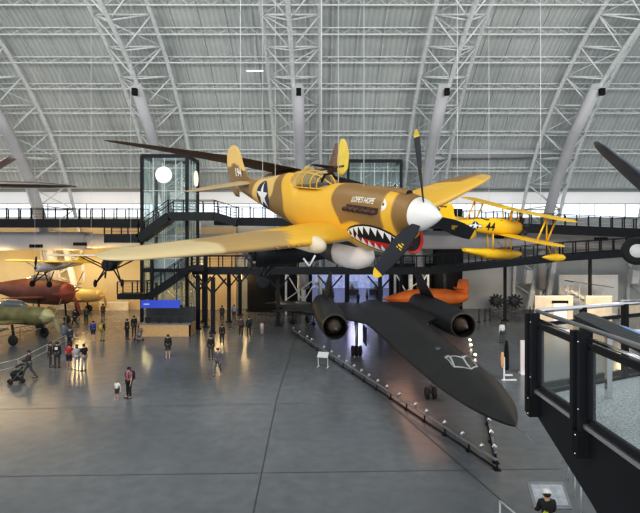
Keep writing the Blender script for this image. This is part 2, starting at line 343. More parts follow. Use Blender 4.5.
def airblade(mb, c, ax, up, L, w, mi=0, tip_mi=None, twist=.9, root=.1, th=.14):
    """propeller blade from c along up; ax is the thrust axis"""
    c, ax, up = V(c), V(ax).normalized(), V(up).normalized(); sd = ax.cross(up); rings = []
    prof = [(root, .35), (.16, .45), (.28, .78), (.45, 1.), (.65, 1.), (.82, .86), (.91, .72), (.915, .71), (.96, .52), (.99, .28), (1., .06)]
    for t, k in prof:
        tw = twist * (1 - t) + .25; d = sd * math.cos(tw) + ax * math.sin(tw); nn = ax * math.cos(tw) - sd * math.sin(tw); tk = th * (1.25 - t) * .5
        rings.append([c + up * (t * L) + d * (w * k / 2 * math.cos(a)) + nn * (w * tk * math.sin(a) * (.3 + .7 * k)) for a in [2 * PI * i / 12 for i in range(12)]])
    if tip_mi is None: mb.loft(rings, mi)
    else: mb.loft(rings[:8], mi, cap=True); mb.loft(rings[7:], tip_mi, cap=True)
    return mb

# ---------------------------------------------------------------- shark-nosed fighter
SAND, SAND2, BROWN, BELLY = (.78, .43, .045), (.72, .46, .16), (.25, .15, .05), (.50, .44, .36)
P40 = thing('fighter_plane', 'desert camouflaged propeller fighter with shark mouth nose and white spinner, hanging', 'airplane', (2.355, 10.037, 9.162), (math.radians(11.85), math.radians(7.414), math.radians(-55.40)), 'hanging aircraft')
PF = [  # -x, half width, top, bottom, zmid, n top, n bottom
 (.62, .36, .365, -.37, 0., 2.0, 2.0), (.74, .38, .39, -.40, -.02, 2.0, 2.0), (.86, .40, .41, -.44, -.04, 2.05, 2.1), (.93, .41, .43, -.70, -.05, 2.05, 2.1), (1.02, .42, .44, -.86, -.06, 2.1, 2.2), (1.3, .45, .46, -.96, -.10, 2.15, 2.25), (2.0, .475, .50, -.98, -.14, 2.2, 2.3),
 (2.8, .49, .53, -.93, -.14, 2.2, 2.4), (3.4, .495, .50, -.88, -.12, 2.2, 2.5), (3.8, .50, .42, -.87, -.11, 2.2, 2.5), (4.7, .50, .41, -.84, -.09, 2.1, 2.5), (4.85, .49, .58, -.82, -.08, 1.9, 2.4), (5.05, .48, .69, -.80, -.06, 1.8, 2.4), (5.5, .45, .70, -.72, -.02, 1.8, 2.3), (6.2, .41, .60, -.58, .02, 2., 2.2),
 (7.0, .34, .47, -.42, .06, 2., 2.1), (7.8, .24, .40, -.25, .12, 2., 2.), (8.6, .14, .36, -.06, .18, 2., 2.), (9.15, .05, .32, .08, .20, 2., 2.)]
def pside(x, z, off=.006):
    hw, zt, zb, zm, n1, n2 = interp(PF, -x); h, n = ((zt - zm), n1) if z >= zm else ((zm - zb), n2)
    u = min(.9995, abs(z - zm) / max(h, 1e-3)); y = hw * (1 - u ** n) ** (1 / n)
    return V((x, -(y + off), z))
def ss(e, x): t = max(0., min(1., x / e * .5 + .5)); return t * t * (3 - 2 * t)
def mixc(a, b, t): return tuple(p * (1 - t) + q * t for p, q in zip(a, b))
def p40_col(p):
    x, y, z = p; w = .10 * math.sin(3.1 * x + 2 * z) + .06 * math.sin(7 * z + x); e = .035
    hw, zt, zb, zm, n1, n2 = interp(PF, -x)
    c = BROWN
    c = mixc(c, SAND, ss(e, -.98 - .10 * z + w * .5 - x))
    up = ss(e, z + .30 - .06 * math.sin(5 * x))
    c = mixc(c, BROWN, ss(e, -1.30 - .10 * z + w * .6 - x) * up)
    c = mixc(c, SAND, ss(e, -2.95 - .42 * (z - .2) * (1 if z < .2 else .3) + w - x))
    c = mixc(c, BROWN, ss(e, -5.45 + w * 1.2 - .15 * z - x))
    c = mixc(c, mixc(SAND, SAND2, ss(.1, z + .05)), ss(e, -6.15 + w * 1.2 + .25 * z - x))
    c = mixc(c, BROWN, ss(e, -7.55 + w + .5 * z - x))
    return mixc(c, BELLY, ss(.05, zb + .13 + .03 * math.sin(4 * x) - z) * ss(.1, -1.0 - x))
mb = MB(); N = 230
mb.loft([ring_se(-x, *interp(PF, x), N=120) for x in [.62 + (9.15 - .62) * (i / N) ** 1.05 for i in range(N + 1)]]); mb.build('fuselage', K['camo'], P40, p40_col)
# chin radiator intake
mb = MB(); lip = lambda x, k, dz=0: [V((x + .20 * math.sin(a) * -1 * k * .5, .30 * k * math.cos(a), -.53 + dz + .30 * k * math.sin(a))) for a in [2 * PI * i / 36 for i in range(36)]]
mb.loft([lip(-1.3, 1.22, -.04), lip(-1.03, 1.17, -.02), lip(-.88, 1.06)], 2, cap=False); mb.loft([lip(-.88, 1.06), lip(-.85, 1.0), lip(-.86, .96), lip(-.92, .93)], 0, cap=False)
mb.loft([lip(-.92, .93), lip(-1.1, .86)], 1, cap=True)
mb.bar((-1.05, 0, -.75), (-1.05, 0, -.3), .04, .05, 1); mb.bar((-1.07, -.24, -.5), (-1.07, .24, -.5), .04, .05, 1)
mb.build('chin_intake', [K['red'], K['black'], mat('belly_grey', BELLY, .45)], P40)
# carburettor scoop on top of the cowl
mb = MB(); sc = lambda x, w, h, z: [V((x, w * math.cos(a), z + h * math.sin(a))) for a in [2 * PI * i / 20 for i in range(20)]]
mb.loft([sc(-2.4, .06, .03, .46), sc(-1.7, .10, .06, .46), sc(-1.05, .115, .08, .43), sc(-.88, .115, .08, .42), sc(-.86, .09, .06, .42)], 0, cap=False); mb.loft([sc(-.86, .09, .06, .42), sc(-1.0, .08, .05, .42)], 1)
mb.build('carburettor_scoop', [mat('brown_paint', BROWN, .45), K['black']], P40)
MB().lathe([(0, .002), (-.03, .035), (-.12, .105), (-.25, .19), (-.40, .27), (-.52, .325), (-.60, .35), (-.63, .34)], (0, 0, 0), (1, 0, 0), 40).build('spinner', K['white_paint'], P40)
for k, th in enumerate((math.radians(-3.5), math.radians(116.5), math.radians(236.5))):
    up = V((0, math.sin(th), math.cos(th))); b = airblade(MB(), (-.46, 0, 0), (1, 0, 0), up, 1.70, .34, 0, 1, .75); o = b.build('propeller_blade', [K['prop_black'], K['yellow_tip']], P40)
    sdv = V((1, 0, 0)).cross(up); tw = .75 * .45 + .25; d = sdv * math.cos(tw) + V((1, 0, 0)) * math.sin(tw); nn = V((1, 0, 0)) * math.cos(tw) - sdv * math.sin(tw)
    e = MB(); c = V((-.46, 0, 0)) + up * .88 + nn * .040
    for (u, v, su, sv) in ((0, 0, .10, .035), (.045, .055, .06, .02), (-.03, .055, .04, .02), (.02, -.06, .06, .022)):
        e.add([c + d * (u + a * su) + up * (v + bb * sv) for a, bb in ((-.5, -.5), (.5, -.5), (.7, .5), (-.3, .5))], [(0, 1, 2, 3)])
    e.build('maker_emblem', K['yellow_tip'], o)
# wings
PWS = [(.10, -2.38, 2.52, -.64, .165), (.5, -2.36, 2.50, -.62, .165), (1.2, -2.28, 2.40, -.55, .145), (2.5, -2.30, 2.18, -.40, .13), (4.0, -2.48, 1.78, -.225, .115), (5.0, -2.62, 1.45, -.105, .10), (5.35, -2.74, 1.18, -.065, .095), (5.58, -2.94, .80, -.04, .09), (5.68, -3.16, .36, -.03, .09)]
def wing_col(s):
    def f(p):
        y = abs(p.y); x = p.x; le, c, z, th = interp(PWS, max(.1, y)); w = .12 * math.sin(3 * x + y) + .1 * math.sin(5 * x)
        if p.z < z - .02 * c - .0 and True: return BELLY
        if s < 0:
            if y < 1.95 + w: return SAND  # yellower root sand has the warm light painted into the camouflage
            if y < 3.55 + w * 1.5 - .3 * (x + 3): return (.40, .27, .115)
            return (.60, .47, .26)
        if y < 1.2 + w: return BROWN
        if y < 3.2 + w: return SAND
        if x < -3.35 + w and y > 4.2: return BROWN
        return SAND if y < 4.6 else (.60, .36, .10)
    return f
for s in (-1, 1):
    w = MB(); w.loft(wing_rings(PWS, 64, s if s < 0 else .93)); wo = w.build('wing', K['camo'], P40, wing_col(s))
    a = MB(); q = [interp(PWS, y) + [y] for y in (2.9, 3.6, 4.3, 4.95)]
    top = lambda le, c, z, th, y, u: V((le - u * c, s * y, z + th * c * (.12 if u > .9 else .30) + .012))
    for i in range(3): a.add([top(*q[i], .755), top(*q[i + 1], .755), top(*q[i + 1], .77), top(*q[i], .77)], [(0, 1, 2, 3)])
    a.build('aileron_gap', K['black_matte'], wo)
    for y in (1.95, 2.2, 2.45):
        le, c, z, th = interp(PWS, y); MB().tube((le + .16, s * y, z), (le - .2, s * y, z), .026, n=10).build('gun_barrel', mat('gun_brass', (.45, .28, .08), .4, .6, var=0) if y == 1.95 and s < 0 else K.setdefault('gun', mat('gun_steel', (.30, .2, .08), .4, .6, var=0)), wo)
    le, c, z, th = interp(PWS, 1.42); g = MB(); g.ell((le - .12, s * 1.42, z - .06), (.36, .18, .19), 18, 12); g.loft([sc_ for sc_ in [[V((le - .2 - t, s * 1.42 + r * math.cos(a), z - .12 + r * .8 * math.sin(a))) for a in [2 * PI * i / 16 for i in range(16)]] for t, r in ((0, .17), (.6, .17), (1.3, .12), (1.7, .03))]]); g.build('wheel_fairing', K['beige_fairing'], wo)
MB().loft([[V((-2.4 - 2.5 * (i / 12), .30 + .34 * math.cos(a), -.62 + .22 * math.sin(a) * math.sin(PI * min(1, .15 + i / 13)))) for a in [2 * PI * k / 16 for k in range(16)]] for i in range(13)]).build('wing_fillet', K['sand'], P40)
MB().loft([[V((-2.4 - 2.5 * (i / 12), -.30 - .34 * math.cos(a), -.62 + .22 * math.sin(a) * math.sin(PI * min(1, .15 + i / 13)))) for a in [2 * PI * k / 16 for k in range(16)]] for i in range(13)]).build('wing_fillet', K['sand'], P40)
# tail
TS = [(.05, -7.75, 1.25, .30, .10), (.6, -7.85, 1.18, .30, .10), (1.2, -8.0, 1.0, .30, .09), (1.65, -8.15, .75, .30, .09), (1.88, -8.33, .42, .30, .09), (1.95, -8.48, .18, .30, .09)]
for s in (-1, 1): MB().loft(wing_rings(TS, 20, s)).build('tailplane', K['camo'], P40, lambda p: (.40, .30, .17) if p.z > .29 else BELLY)
FN = [(.22, -7.55, 1.95, 0, .055), (.42, -7.95, 1.58, 0, .07), (.65, -8.28, 1.36, 0, .08), (.95, -8.42, 1.20, 0, .08), (1.2, -8.50, 1.0, 0, .08), (1.38, -8.62, .72, 0, .08), (1.46, -8.75, .42, 0, .08), (1.49, -8.88, .16, 0, .08)]
fr = [[V((p.x, p.z, p.y)) for p in r] for r in wing_rings(FN, 30, 1)]
MB().loft(fr).build('fin', K['camo'], P40, lambda p: SAND2 if p.z > .78 + .12 * math.sin(4 * p.x) else (.20, .125, .05))
RD = [(-.22, -9.0, .30, 0, .08), (-.05, -8.98, .55, 0, .09), (.22, -8.97, .66, 0, .09), (.6, -9.0, .66, 0, .085), (.95, -9.05, .58, 0, .08), (1.2, -9.12, .42, 0, .08), (1.32, -9.2, .22, 0, .08)]
MB().loft([[V((p.x, p.z, p.y)) for p in r] for r in wing_rings(RD, 24, 1)]).build('rudder', K['camo'], P40, lambda p: SAND2 if p.z > .78 else (.20, .125, .05))
# canopy
CN = [(3.45, .05, .03), (3.6, .22, .16), (3.8, .31, .29), (4.0, .335, .335), (4.4, .345, .375), (4.8, .335, .365), (5.05, .30, .33), (5.25, .24, .2)]
def cring(x, k=1., zb=.40):
    w, h = interp(CN, x); return [V((-x, w * k * math.copysign(abs(math.cos(a)) ** .8, math.cos(a)), zb + h * k * abs(math.sin(a)) ** .9)) for a in [PI * i / 16 for i in range(17)]]
mb = MB(); mb.loft([cring(3.46 + 1.75 * i / 24) for i in range(25)], 0, True, False, False); mb.build('canopy_glass', K['cockpit_glass'], P40)
mb = MB()
for x in (3.80, 4.05, 4.42, 4.72, 5.04): mb.path(cring(x, 1.015), .017, 6)
for i in (0, 6, 10, 16): mb.path([cring(3.5 + 1.68 * t / 14, 1.015)[i] for t in range(15)], .017, 6)
mb.path([cring(3.5, 1)[5], cring(3.8, 1.01)[6]], .018); mb.build('canopy_frame', K['sand'], P40)
mb = MB(); mb.box((-4.35, 0, .41), (.9, .6, .05)); mb.build('cockpit_floor', K['black_matte'], P40)
mb = MB(); mb.box((-4.6, 0, .62), (.10, .34, .42), Euler((0, -.15, 0)).to_matrix()); mb.ell((-4.62, 0, .84), (.05, .10, .07)); mb.build('pilot_seat', K['tan'], P40)
mb = MB(); mb.path([(-3.7, -.22, .55), (-3.68, -.12, .72), (-3.68, .12, .72), (-3.7, .22, .55)], .03); mb.build('instrument_coaming', K['black_matte'], P40)
# belly tank; its shadowed rear is painted dark navy
mb = MB(); mb.lathe([(0, .01), (-.08, .14), (-.25, .27), (-.5, .355), (-.85, .39), (-1.12, .385)], (-2.22, 0, -1.20), (1, 0, 0), 28, 0, cap=True)
mb.lathe([(-1.12, .385), (-1.6, .34), (-2.1, .22), (-2.6, .09), (-2.75, .02)], (-2.22, 0, -1.20), (1, 0, 0), 28, 1)
dt = mb.build('drop_tank', [K['tank_grey'], K['navy']], P40)
MB().box((-3.2, 0, -.92), (.7, .12, .22)).build('tank_shackle', K['navy'], dt)
mb = MB(); mb.loft([[V((-2.3 - t, .36 * k * math.cos(a), -.80 + .20 * k * math.sin(a))) for a in [2 * PI * i / 20 for i in range(20)]] for t, k in ((0, .5), (.3, .9), (.9, 1.), (1.5, .9), (2., .5))]); mb.build('cowl_flap_fairing', K['navy'], P40)  # navy puts the shade under the belly into the fairing colour
# exhaust stacks
for s in (-1, 1):
    e = MB(); a, b = pside(-1.38, .05, -.03), pside(-2.42, .07, -.03)
    if s > 0: a.y *= -1; b.y *= -1
    e.bar(a, b, .06, .16)
    for k in range(6):
        p = a.lerp(b, (k + .5) / 6); q = p + V((-.10, s * .11, -.02)); e.tube(p + V((.05, 0, 0)), q, .058, .05, 10); e.tube(q, q + V((-.035, 0, 0)), .05, .03, 10)
    e.build('exhaust_stack', K['exhaust'], P40)
# painted markings of the fighter (starboard side)
fn = lambda u, v, mi: pside(u, v, .006 + .004 * mi)
MOUTH_UP = [(-2.52, -.50), (-2.38, -.38), (-2.15, -.30), (-1.9, -.26), (-1.6, -.25), (-1.3, -.28), (-1.05, -.36), (-.86, -.50)]
MOUTH_LO = [(-.82, -.74), (-1.0, -.84), (-1.3, -.89), (-1.6, -.86), (-1.9, -.80), (-2.2, -.71), (-2.42, -.60)]
def shrink(poly, k):
    cx = sum(p[0] for p in poly) / len(poly); cy = sum(p[1] for p in poly) / len(poly); return [(cx + (x - cx) * k, cy + (y - cy) * (k - .05)) for x, y in poly]
def lerp_line(L, t):
    t = t * (len(L) - 1); i = min(int(t), len(L) - 2); f = t - i; return (L[i][0] * (1 - f) + L[i + 1][0] * f, L[i][1] * (1 - f) + L[i + 1][1] * f)
polys = [(MOUTH_UP + MOUTH_LO, 0)]
inn_u = [(x * .985 - .025, z - .035) for x, z in MOUTH_UP]; inn_l = [(x * .985 - .025, z + .035) for x, z in MOUTH_LO]
mid = [((u[0] + l[0]) / 2, (u[1] * .42 + l[1] * .58)) for u, l in zip(MOUTH_UP, MOUTH_LO[::-1] + [MOUTH_LO[0]])]
polys.append(([lerp_line(mid, t / 8) for t in range(9)] + [(x, z) for x, z in inn_l], 1))
polys.append(([(-2.2, -.53), (-1.7, -.50), (-1.3, -.52), (-1.0, -.58), (-1.2, -.62), (-1.7, -.60), (-2.1, -.58)], 2))
NT = 9
for k in range(NT):
    a, b = lerp_line(inn_u, .03 + .95 * k / NT), lerp_line(inn_u, .03 + .95 * (k + 1) / NT); d = .20 if k not in (0, NT - 1) else .11
    polys.append(([a, b, ((a[0] + b[0]) / 2 + .02, (a[1] + b[1]) / 2 - d)], 3))
    a, b = lerp_line(inn_l, .03 + .95 * k / NT), lerp_line(inn_l, .03 + .95 * (k + 1) / NT); d = .17 if k not in (0, NT - 1) else .09
    polys.append(([a, b, ((a[0] + b[0]) / 2 + .02, (a[1] + b[1]) / 2 + d)], 3))
decal('shark_mouth', polys, fn, [K['black'], K['red'], K['black'], K['white']], P40)
vs, fs = text_polys("LOPE'S HOPE", .158, .22, .0022); decal('lettering', [(([(v.x * .80 - 1.92, v.y + .21) for v in vs], fs), 1)], fn, [K['black'], K['white']], P40, .03)
vs, fs = text_polys("194", .38, 0., .006)
decal('tail_number', [(([(v.x * .85 - 8.72, v.y + .50) for v in vs], fs), 0)], lambda u, v, mi: V((u, -.075 if u > -9.0 else -.062, v)), [K['white']], P40, .06)
decal('star_insignia', [(disc_poly(.43, -6.62, .03), 0), (star_poly(.41, -6.62, .03), 1)], fn, [K['star_blue'], K['white']], P40)
decal('shark_eye', [(disc_poly(.068, -1.22, .19, sy=1.25), 0), ([(-1.27, .33), (-1.20, .28), (-1.19, .15), (-1.28, .06), (-1.25, .17)], 1), (disc_poly(.024, -1.245, .22, sy=1.3), 2)], fn, [K['white'], K['white'], K['black']], P40)
decal('star_insignia', [(disc_poly(.38, -3.2, 3.5), 0), (star_poly(.36, -3.2, 3.5, rot=0), 1)], lambda u, v, mi: (lambda q: V((u, v, q[2] + q[3] * q[1] * .56 * (1 if -(u - q[0]) / q[1] < .5 else .8) + .012 + .004 * mi)))(interp(PWS, v)), [K['star_blue'], K['white']], P40)
cables(P40, [(-3.3, 0, .5), (-2.2, -.1, .48), (-7.2, 0, .45), (-6.4, 0, .55)], 30, .012)
# ---------------------------------------------------------------- black twin-engined reconnaissance jet on the floor
JET = thing('spy_plane', 'huge matte black twin-engine jet with long pointed nose parked on the floor', 'airplane', (6.68, 17.7, 0), (0, 0, math.radians(-86.1)))
BT = [  # d, chine half width, top, chine z, bottom
 (0, .03, 2.36, 2.33, 2.30), (.4, .23, 2.47, 2.33, 2.18), (1.2, .60, 2.66, 2.34, 2.04), (2.5, 1.03, 2.90, 2.37, 1.92), (4.2, 1.36, 3.14, 2.42, 1.84), (4.7, 1.44, 3.22, 2.44, 1.82), (5.7, 1.53, 3.45, 2.48, 1.76), (7.6, 1.62, 3.46, 2.50, 1.74), (10, 1.72, 3.40, 2.53, 1.70),
 (14, 1.86, 3.42, 2.56, 1.70), (18, 2.05, 3.44, 2.60, 1.72), (21, 2.2, 3.42, 2.62, 1.78), (25, 2.0, 3.30, 2.65, 1.9), (28.5, 1.35, 3.12, 2.68, 2.1), (31, .5, 2.85, 2.7, 2.45), (31.6, .06, 2.72, 2.7, 2.66)]
def jet_ring(d):
    hw, zt, zc, zb = interp(BT, d); r = []; n = 20
    for k in range(n + 1): u = -1 + 2 * k / n; r.append(V((-d, hw * u, zc + (zt - zc) * max(0, math.cos(PI / 2 * u)) ** 1.35)))
    for k in range(1, n): u = 1 - 2 * k / n; r.append(V((-d, hw * u, zc - (zc - zb) * max(0, math.cos(PI / 2 * u)) ** .8)))
    return r
mb = MB(); mb.loft([jet_ring(31.6 * (i / 90) ** 1.25) for i in range(91)]); mb.build('fuselage', K['sr_black'], JET)
def jet_top(d, y):
    hw, zt, zc, zb = interp(BT, d); u = max(-1, min(1, y / hw)); return zc + (zt - zc) * max(0, math.cos(PI / 2 * u)) ** 1.35
MB().tube((.02, 0, 2.33), (-.35, 0, 2.33), .02, .05, 8).tube((1.35, 0, 2.24), (0, 0, 2.33), .012, .03, 8).tube((.5, 0, 2.30), (.75, .0, 2.40), .01).build('pitot_boom', K['mid_grey'], JET)
WS = [(1.2, -17.2, 13.9, 2.62, .022), (2.1, -18.9, 12.1, 2.62, .026), (3.6, -21.3, 9.4, 2.62, .030), (5.4, -24.3, 6.2, 2.58, .035), (7.2, -27.2, 3.2, 2.52, .035), (8.0, -28.6, 1.75, 2.50, .035), (8.47, -29.6, .6, 2.48, .035)]
NC = 4.45
for s in (-1, 1):
    MB().loft(wing_rings(WS, 30, s)).build('wing', K['sr_black'], JET)
    n = MB(); n.lathe([(-17.95, .80), (-18.05, .85), (-18.6, .92), (-20, 1.0), (-22.5, 1.06), (-26, 1.05), (-28.5, .98), (-30.2, .88), (-30.4, .80)], (0, s * NC, 2.60), (1, 0, 0), 36, 0, cap=False)
    n.lathe([(-17.95, .80), (-18.1, .78), (-20.2, .74)], (0, s * NC, 2.60), (1, 0, 0), 36, 1, cap=False); n.lathe([(-19.4, .74), (-19.42, .02)], (0, s * NC, 2.60), (1, 0, 0), 36, 2, cap=False); n.lathe([(-30.1, .82), (-30.12, .02)], (0, s * NC, 2.60), (1, 0, 0), 24, 2, cap=False)
    no = n.build('engine_nacelle', [K['sr_black'], K['black_matte'], K['black']], JET)
    MB().lathe([(-17.0, .01), (-17.5, .17), (-18.2, .40), (-18.9, .60), (-19.5, .70)], (0, s * NC, 2.60), (1, 0, 0), 30).build('inlet_spike', K['sr_metal'], no)
    MB().lathe([(-17.94, .82), (-17.92, .86), (-18.1, .885), (-18.3, .90)], (0, s * NC, 2.60), (1, 0, 0), 36, cap=False).build('inlet_lip', mat('lip_metal', (.07, .06, .055), .4, .4), no)
    f = MB(); base = [(-24.6, 3.62), (-29.6, 3.58)]; sec = []
    for t, le, c in ((0, -24.7, 4.7), (.5, -25.9, 3.6), (.95, -26.9, 2.6), (1., -27.1, 2.2)):
        z = 3.55 + t * 2.08; y = s * (NC - t * .62); sec.append([V((le - u * c, y + w * c * .05, z)) for u, w in AF])
    f.loft(sec); f.build('tail_fin', K['sr_black'], no)
    g = MB(); x, y = -20.6, s * 2.6; g.tube((x, y, 2.6), (x, y, .42), .13, .10, 10); g.tube((x - 1.2, y, 2.5), (x, y, .8), .05)
    gear = g.build('main_landing_gear', K['alu'], JET)
    for k in (-1, 0, 1):
        MB().lathe([(-.10, .2), (-.11, .34), (-.07, .40), (.07, .40), (.11, .34), (.10, .2)], (x, y + k * .27, .40), (0, 1, 0), 24).build('wheel', K['rubber'], gear)
    MB().box((x + .3, y - s * .55, 1.6), (1.6, .04, 1.3)).build('gear_door', K['sr_black'], gear)
g = MB(); x = -10.4; g.tube((x, 0, 2.0), (x, 0, .33), .09, .08, 10); g.tube((x, -.22, .33), (x, .22, .33), .05); g.tube((x - .9, 0, 1.9), (x, 0, .9), .04); gear = g.build('nose_landing_gear', K['alu'], JET)
for k in (-1, 1): MB().lathe([(-.08, .15), (-.09, .27), (-.05, .33), (.05, .33), (.09, .27), (.08, .15)], (x, k * .2, .33), (0, 1, 0), 22).build('wheel', K['rubber'], gear)
# canopy: V windscreen, side panes
def jp(d, y, off=.012): return V((-d, y, jet_top(d, y) + off))
def quad(mb, pts, mi=0, n=6, off=.014):
    a, b, c, e = pts; vs = []; fs = []
    for i in range(n + 1):
        for j in range(n + 1):
            u, v = i / n, j / n; d = (a[0] * (1 - u) + b[0] * u) * (1 - v) + (e[0] * (1 - u) + c[0] * u) * v; y = (a[1] * (1 - u) + b[1] * u) * (1 - v) + (e[1] * (1 - u) + c[1] * u) * v; vs.append(jp(d, y, off))
    for i in range(n):
        for j in range(n): fs.append((i * (n + 1) + j, i * (n + 1) + j + 1, (i + 1) * (n + 1) + j + 1, (i + 1) * (n + 1) + j))
    mb.add(vs, fs, mi, True)
def wq(m, pts, mi=0, n=6, off=.014): quad(m, [(d - .75, y * .88) for d, y in pts], mi, n, off)
for s in (-1, 1):
    fr = MB(); wq(fr, [(5.0, 0), (5.65, s * .62), (6.75, s * .50), (6.15, s * .0)], 0, off=.010); wq(fr, [(5.72, s * .64), (6.9, s * .66), (6.9, s * .44), (6.75, s * .46)], 0, off=.010)
    fo = fr.build('windscreen_frame', mat('frame_grey', (.38, .38, .38), .5), JET)
    p = MB(); wq(p, [(5.16, s * .05), (5.68, s * .54), (6.52, s * .44), (6.02, s * .05)], off=.02); p.build('windscreen_pane', mat('cockpit_pane', (.05, .055, .055), .08, var=0), fo)
    p = MB(); wq(p, [(5.85, s * .60), (6.6, s * .63), (6.7, s * .52), (6.6, s * .52)], off=.02); p.build('side_pane', K['dark_glass'], fo)
    q = MB(); wq(q, [(8.0, s * .42), (8.5, s * .42), (8.5, s * .62), (8.1, s * .62)], off=.02); q.build('rear_cockpit_pane', K['dark_glass'], JET)
q = MB(); wq(q, [(5.05, -.025), (5.05, .025), (6.2, .025), (6.2, -.025)], off=.05); q.build('centre_post', mat('post_grey', (.45, .45, .44), .5), JET)
q = MB(); quad(q, [(12.0, .15), (12.45, .15), (12.55, .45), (12.1, .40)], off=.02); q.build('star_tracker_window', K['dark_glass'], JET)
q = MB()
for d in (3.9, 7.3, 9.2, 13.5, 17.5, 21): quad(q, [(d, -1.1), (d, 1.1), (d + .035, 1.1), (d + .035, -1.1)], off=.006)
for y in (-.75, .75): quad(q, [(14, y), (24, y), (24, y + .03), (14, y + .03)], 0, 16, .006)
q.build('panel_seams', mat('seam_grey', (.05, .05, .05), .6, var=0), JET)

# ---------------------------------------------------------------- yellow float biplane
N3 = thing('seaplane', 'bright yellow float biplane numbered 44 hanging by wires', 'airplane', (15.75, 40.54, 9.43), (math.radians(12.5), math.radians(2.0), math.radians(25)), 'hanging aircraft'); N3.scale = (1.07, 1.07, 1.07)
NF = [(.35, .42, .42, -.45, 0, 2., 2.), (.6, .46, .46, -.52, 0, 2., 2.1), (1.5, .48, .52, -.58, 0, 2.2, 2.4), (2.6, .46, .60, -.58, 0, 2.2, 2.4), (4, .38, .48, -.48, .02, 2.1, 2.3), (5.5, .24, .32, -.28, .04, 2., 2.), (7.2, .07, .22, -.05, .06, 2., 2.)]
yf = MB(); yf.loft([ring_se(-x, *interp(NF, x), N=36) for x in [.35 + 6.85 * i / 50 for i in range(51)]]); yf.build('fuselage', K['yellow_n3n'], N3)
def nside(x, z, off=.01):
    hw, zt, zb, zm, n1, n2 = interp(NF, -x); h, n = ((zt - zm), n1) if z >= zm else ((zm - zb), n2); u = min(.999, abs(z - zm) / h); return V((x, -(hw * (1 - u**n)**(1 / n) + off), z))
fn2 = lambda u, v, mi: nside(u, v, .008 + .005 * mi)
vs, fs = text_polys("44", .78, .12, .02); decal('fuselage_number', [(([(v.x - 3.4, v.y - .22) for v in vs], fs), 0)], fn2, [K['black']], N3, .12)
decal('star_insignia', [(disc_poly(.30, -4.65, .02), 0), ([(-5.2, -.09), (-4.1, -.09), (-4.1, .13), (-5.2, .13)], 0), ([(-5.16, -.05), (-4.9, -.05), (-4.9, .09), (-5.16, .09)], 1), ([(-4.4, -.05), (-4.14, -.05), (-4.14, .09), (-4.4, .09)], 1), (star_poly(.28, -4.65, .02), 1)], fn2, [K['star_blue'], K['white']], N3, .12)
mb = MB()
for k in range(7): a = 2 * PI * k / 7; mb.tube((-.2, .2 * math.cos(a), .2 * math.sin(a)), (-.2, .74 * math.cos(a), .74 * math.sin(a)), .13, .12, 10)
mb.lathe([(-.45, .30), (-.2, .30), (0, .16)], (0, 0, 0), (1, 0, 0), 16); mb.build('radial_engine', K['dark_grey'], N3)
p = MB(); p.ell((.08, 0, 0), .09)
for s in (-1, 1): airblade(p, (.05, 0, 0), (1, 0, 0), (0, s * .45, s * .89), 1.3, .2)
p.build('propeller', K['black_steel'], N3)
UW = [(0, -.45, 1.75, 1.28, .11), (4.6, -.45, 1.72, 1.38, .10), (5.0, -.68, 1.2, 1.39, .09), (5.18, -.95, .6, 1.40, .08)]
LW = [(.3, -1.0, 1.7, -.50, .11), (4.5, -1.0, 1.68, -.26, .10), (4.95, -1.25, 1.15, -.23, .09), (5.12, -1.5, .55, -.22, .08)]
for s in (-1, 1):
    MB().loft(wing_rings(UW, 14, s)).build('upper_wing', K['yellow_n3n'], N3); MB().loft(wing_rings(LW, 14, s)).build('lower_wing', K['yellow_n3n'], N3)
    st = MB()
    for y in (3.5,):
        st.tube((-.8, s * y, 1.34), (-1.3, s * y, -.30), .06); st.tube((-1.7, s * y, 1.32), (-2.2, s * y, -.30), .06); st.tube((-1.7, s * y, 1.32), (-1.3, s * y, -.3), .05)
    st.build('interplane_strut', K['yellow_n3n'], N3)
    MB().tube((-.8, s * .5, 1.28), (-1.0, s * .35, .5), .05).build('cabane_strut', K['yellow_n3n'], N3); MB().tube((-1.7, s * .5, 1.28), (-1.6, s * .35, .5), .05).build('cabane_strut', K['yellow_n3n'], N3)
    tf = MB(); fx = [(-.2, .04, .05), (-.5, .17, .20), (-1.1, .22, .26), (-1.7, .17, .18), (-2.3, .03, .04)]
    tf.loft([[V((x, s * 4.3 + w * math.cos(a), -1.12 + h * math.sin(a) * (1 if math.sin(a) > 0 else 1.1))) for a in [2 * PI * k / 16 for k in range(16)]] for x, w, h in fx]); tf.tube((-.9, s * 4.2, -.95), (-1.4, s * 4.2, -.3), .04); tf.tube((-1.5, s * 4.2, -.95), (-1.9, s * 4.2, -.3), .04); tf.build('wingtip_float', K['yellow_n3n'], N3)
    MB().loft(wing_rings([(.05, -6.2, 1.0, .12, .08), (1.3, -6.35, .85, .12, .08), (1.65, -6.6, .4, .12, .08)], 10, s)).build('tailplane', K['yellow_n3n'], N3)
MB().loft([[V((p.x, p.z, p.y)) for p in r] for r in wing_rings([(.15, -5.9, 1.5, 0, .06), (.7, -6.35, 1.15, 0, .07), (1.15, -6.5, .95, 0, .07), (1.38, -6.7, .5, 0, .06)], 14)]).build('fin', K['yellow_n3n'], N3)
MB().loft([[V((p.x, p.z, p.y)) for p in r] for r in wing_rings([(-.25, -7.1, .35, 0, .08), (.3, -7.1, .6, 0, .08), (.8, -7.2, .45, 0, .08), (1.15, -7.3, .2, 0, .08)], 10)]).build('rudder', K['yellow_n3n'], N3)
fz = -.45; fx = [(-.0, .05, -1.45, -1.5), (-.3, .26, -1.36, -1.68), (-1.0, .38, -1.30, -1.86), (-2.4, .40, -1.28, -1.92), (-3.6, .38, -1.28, -1.84), (-3.62, .38, -1.28, -1.72), (-4.8, .30, -1.26, -1.60), (-5.45, .22, -1.24, -1.42)]
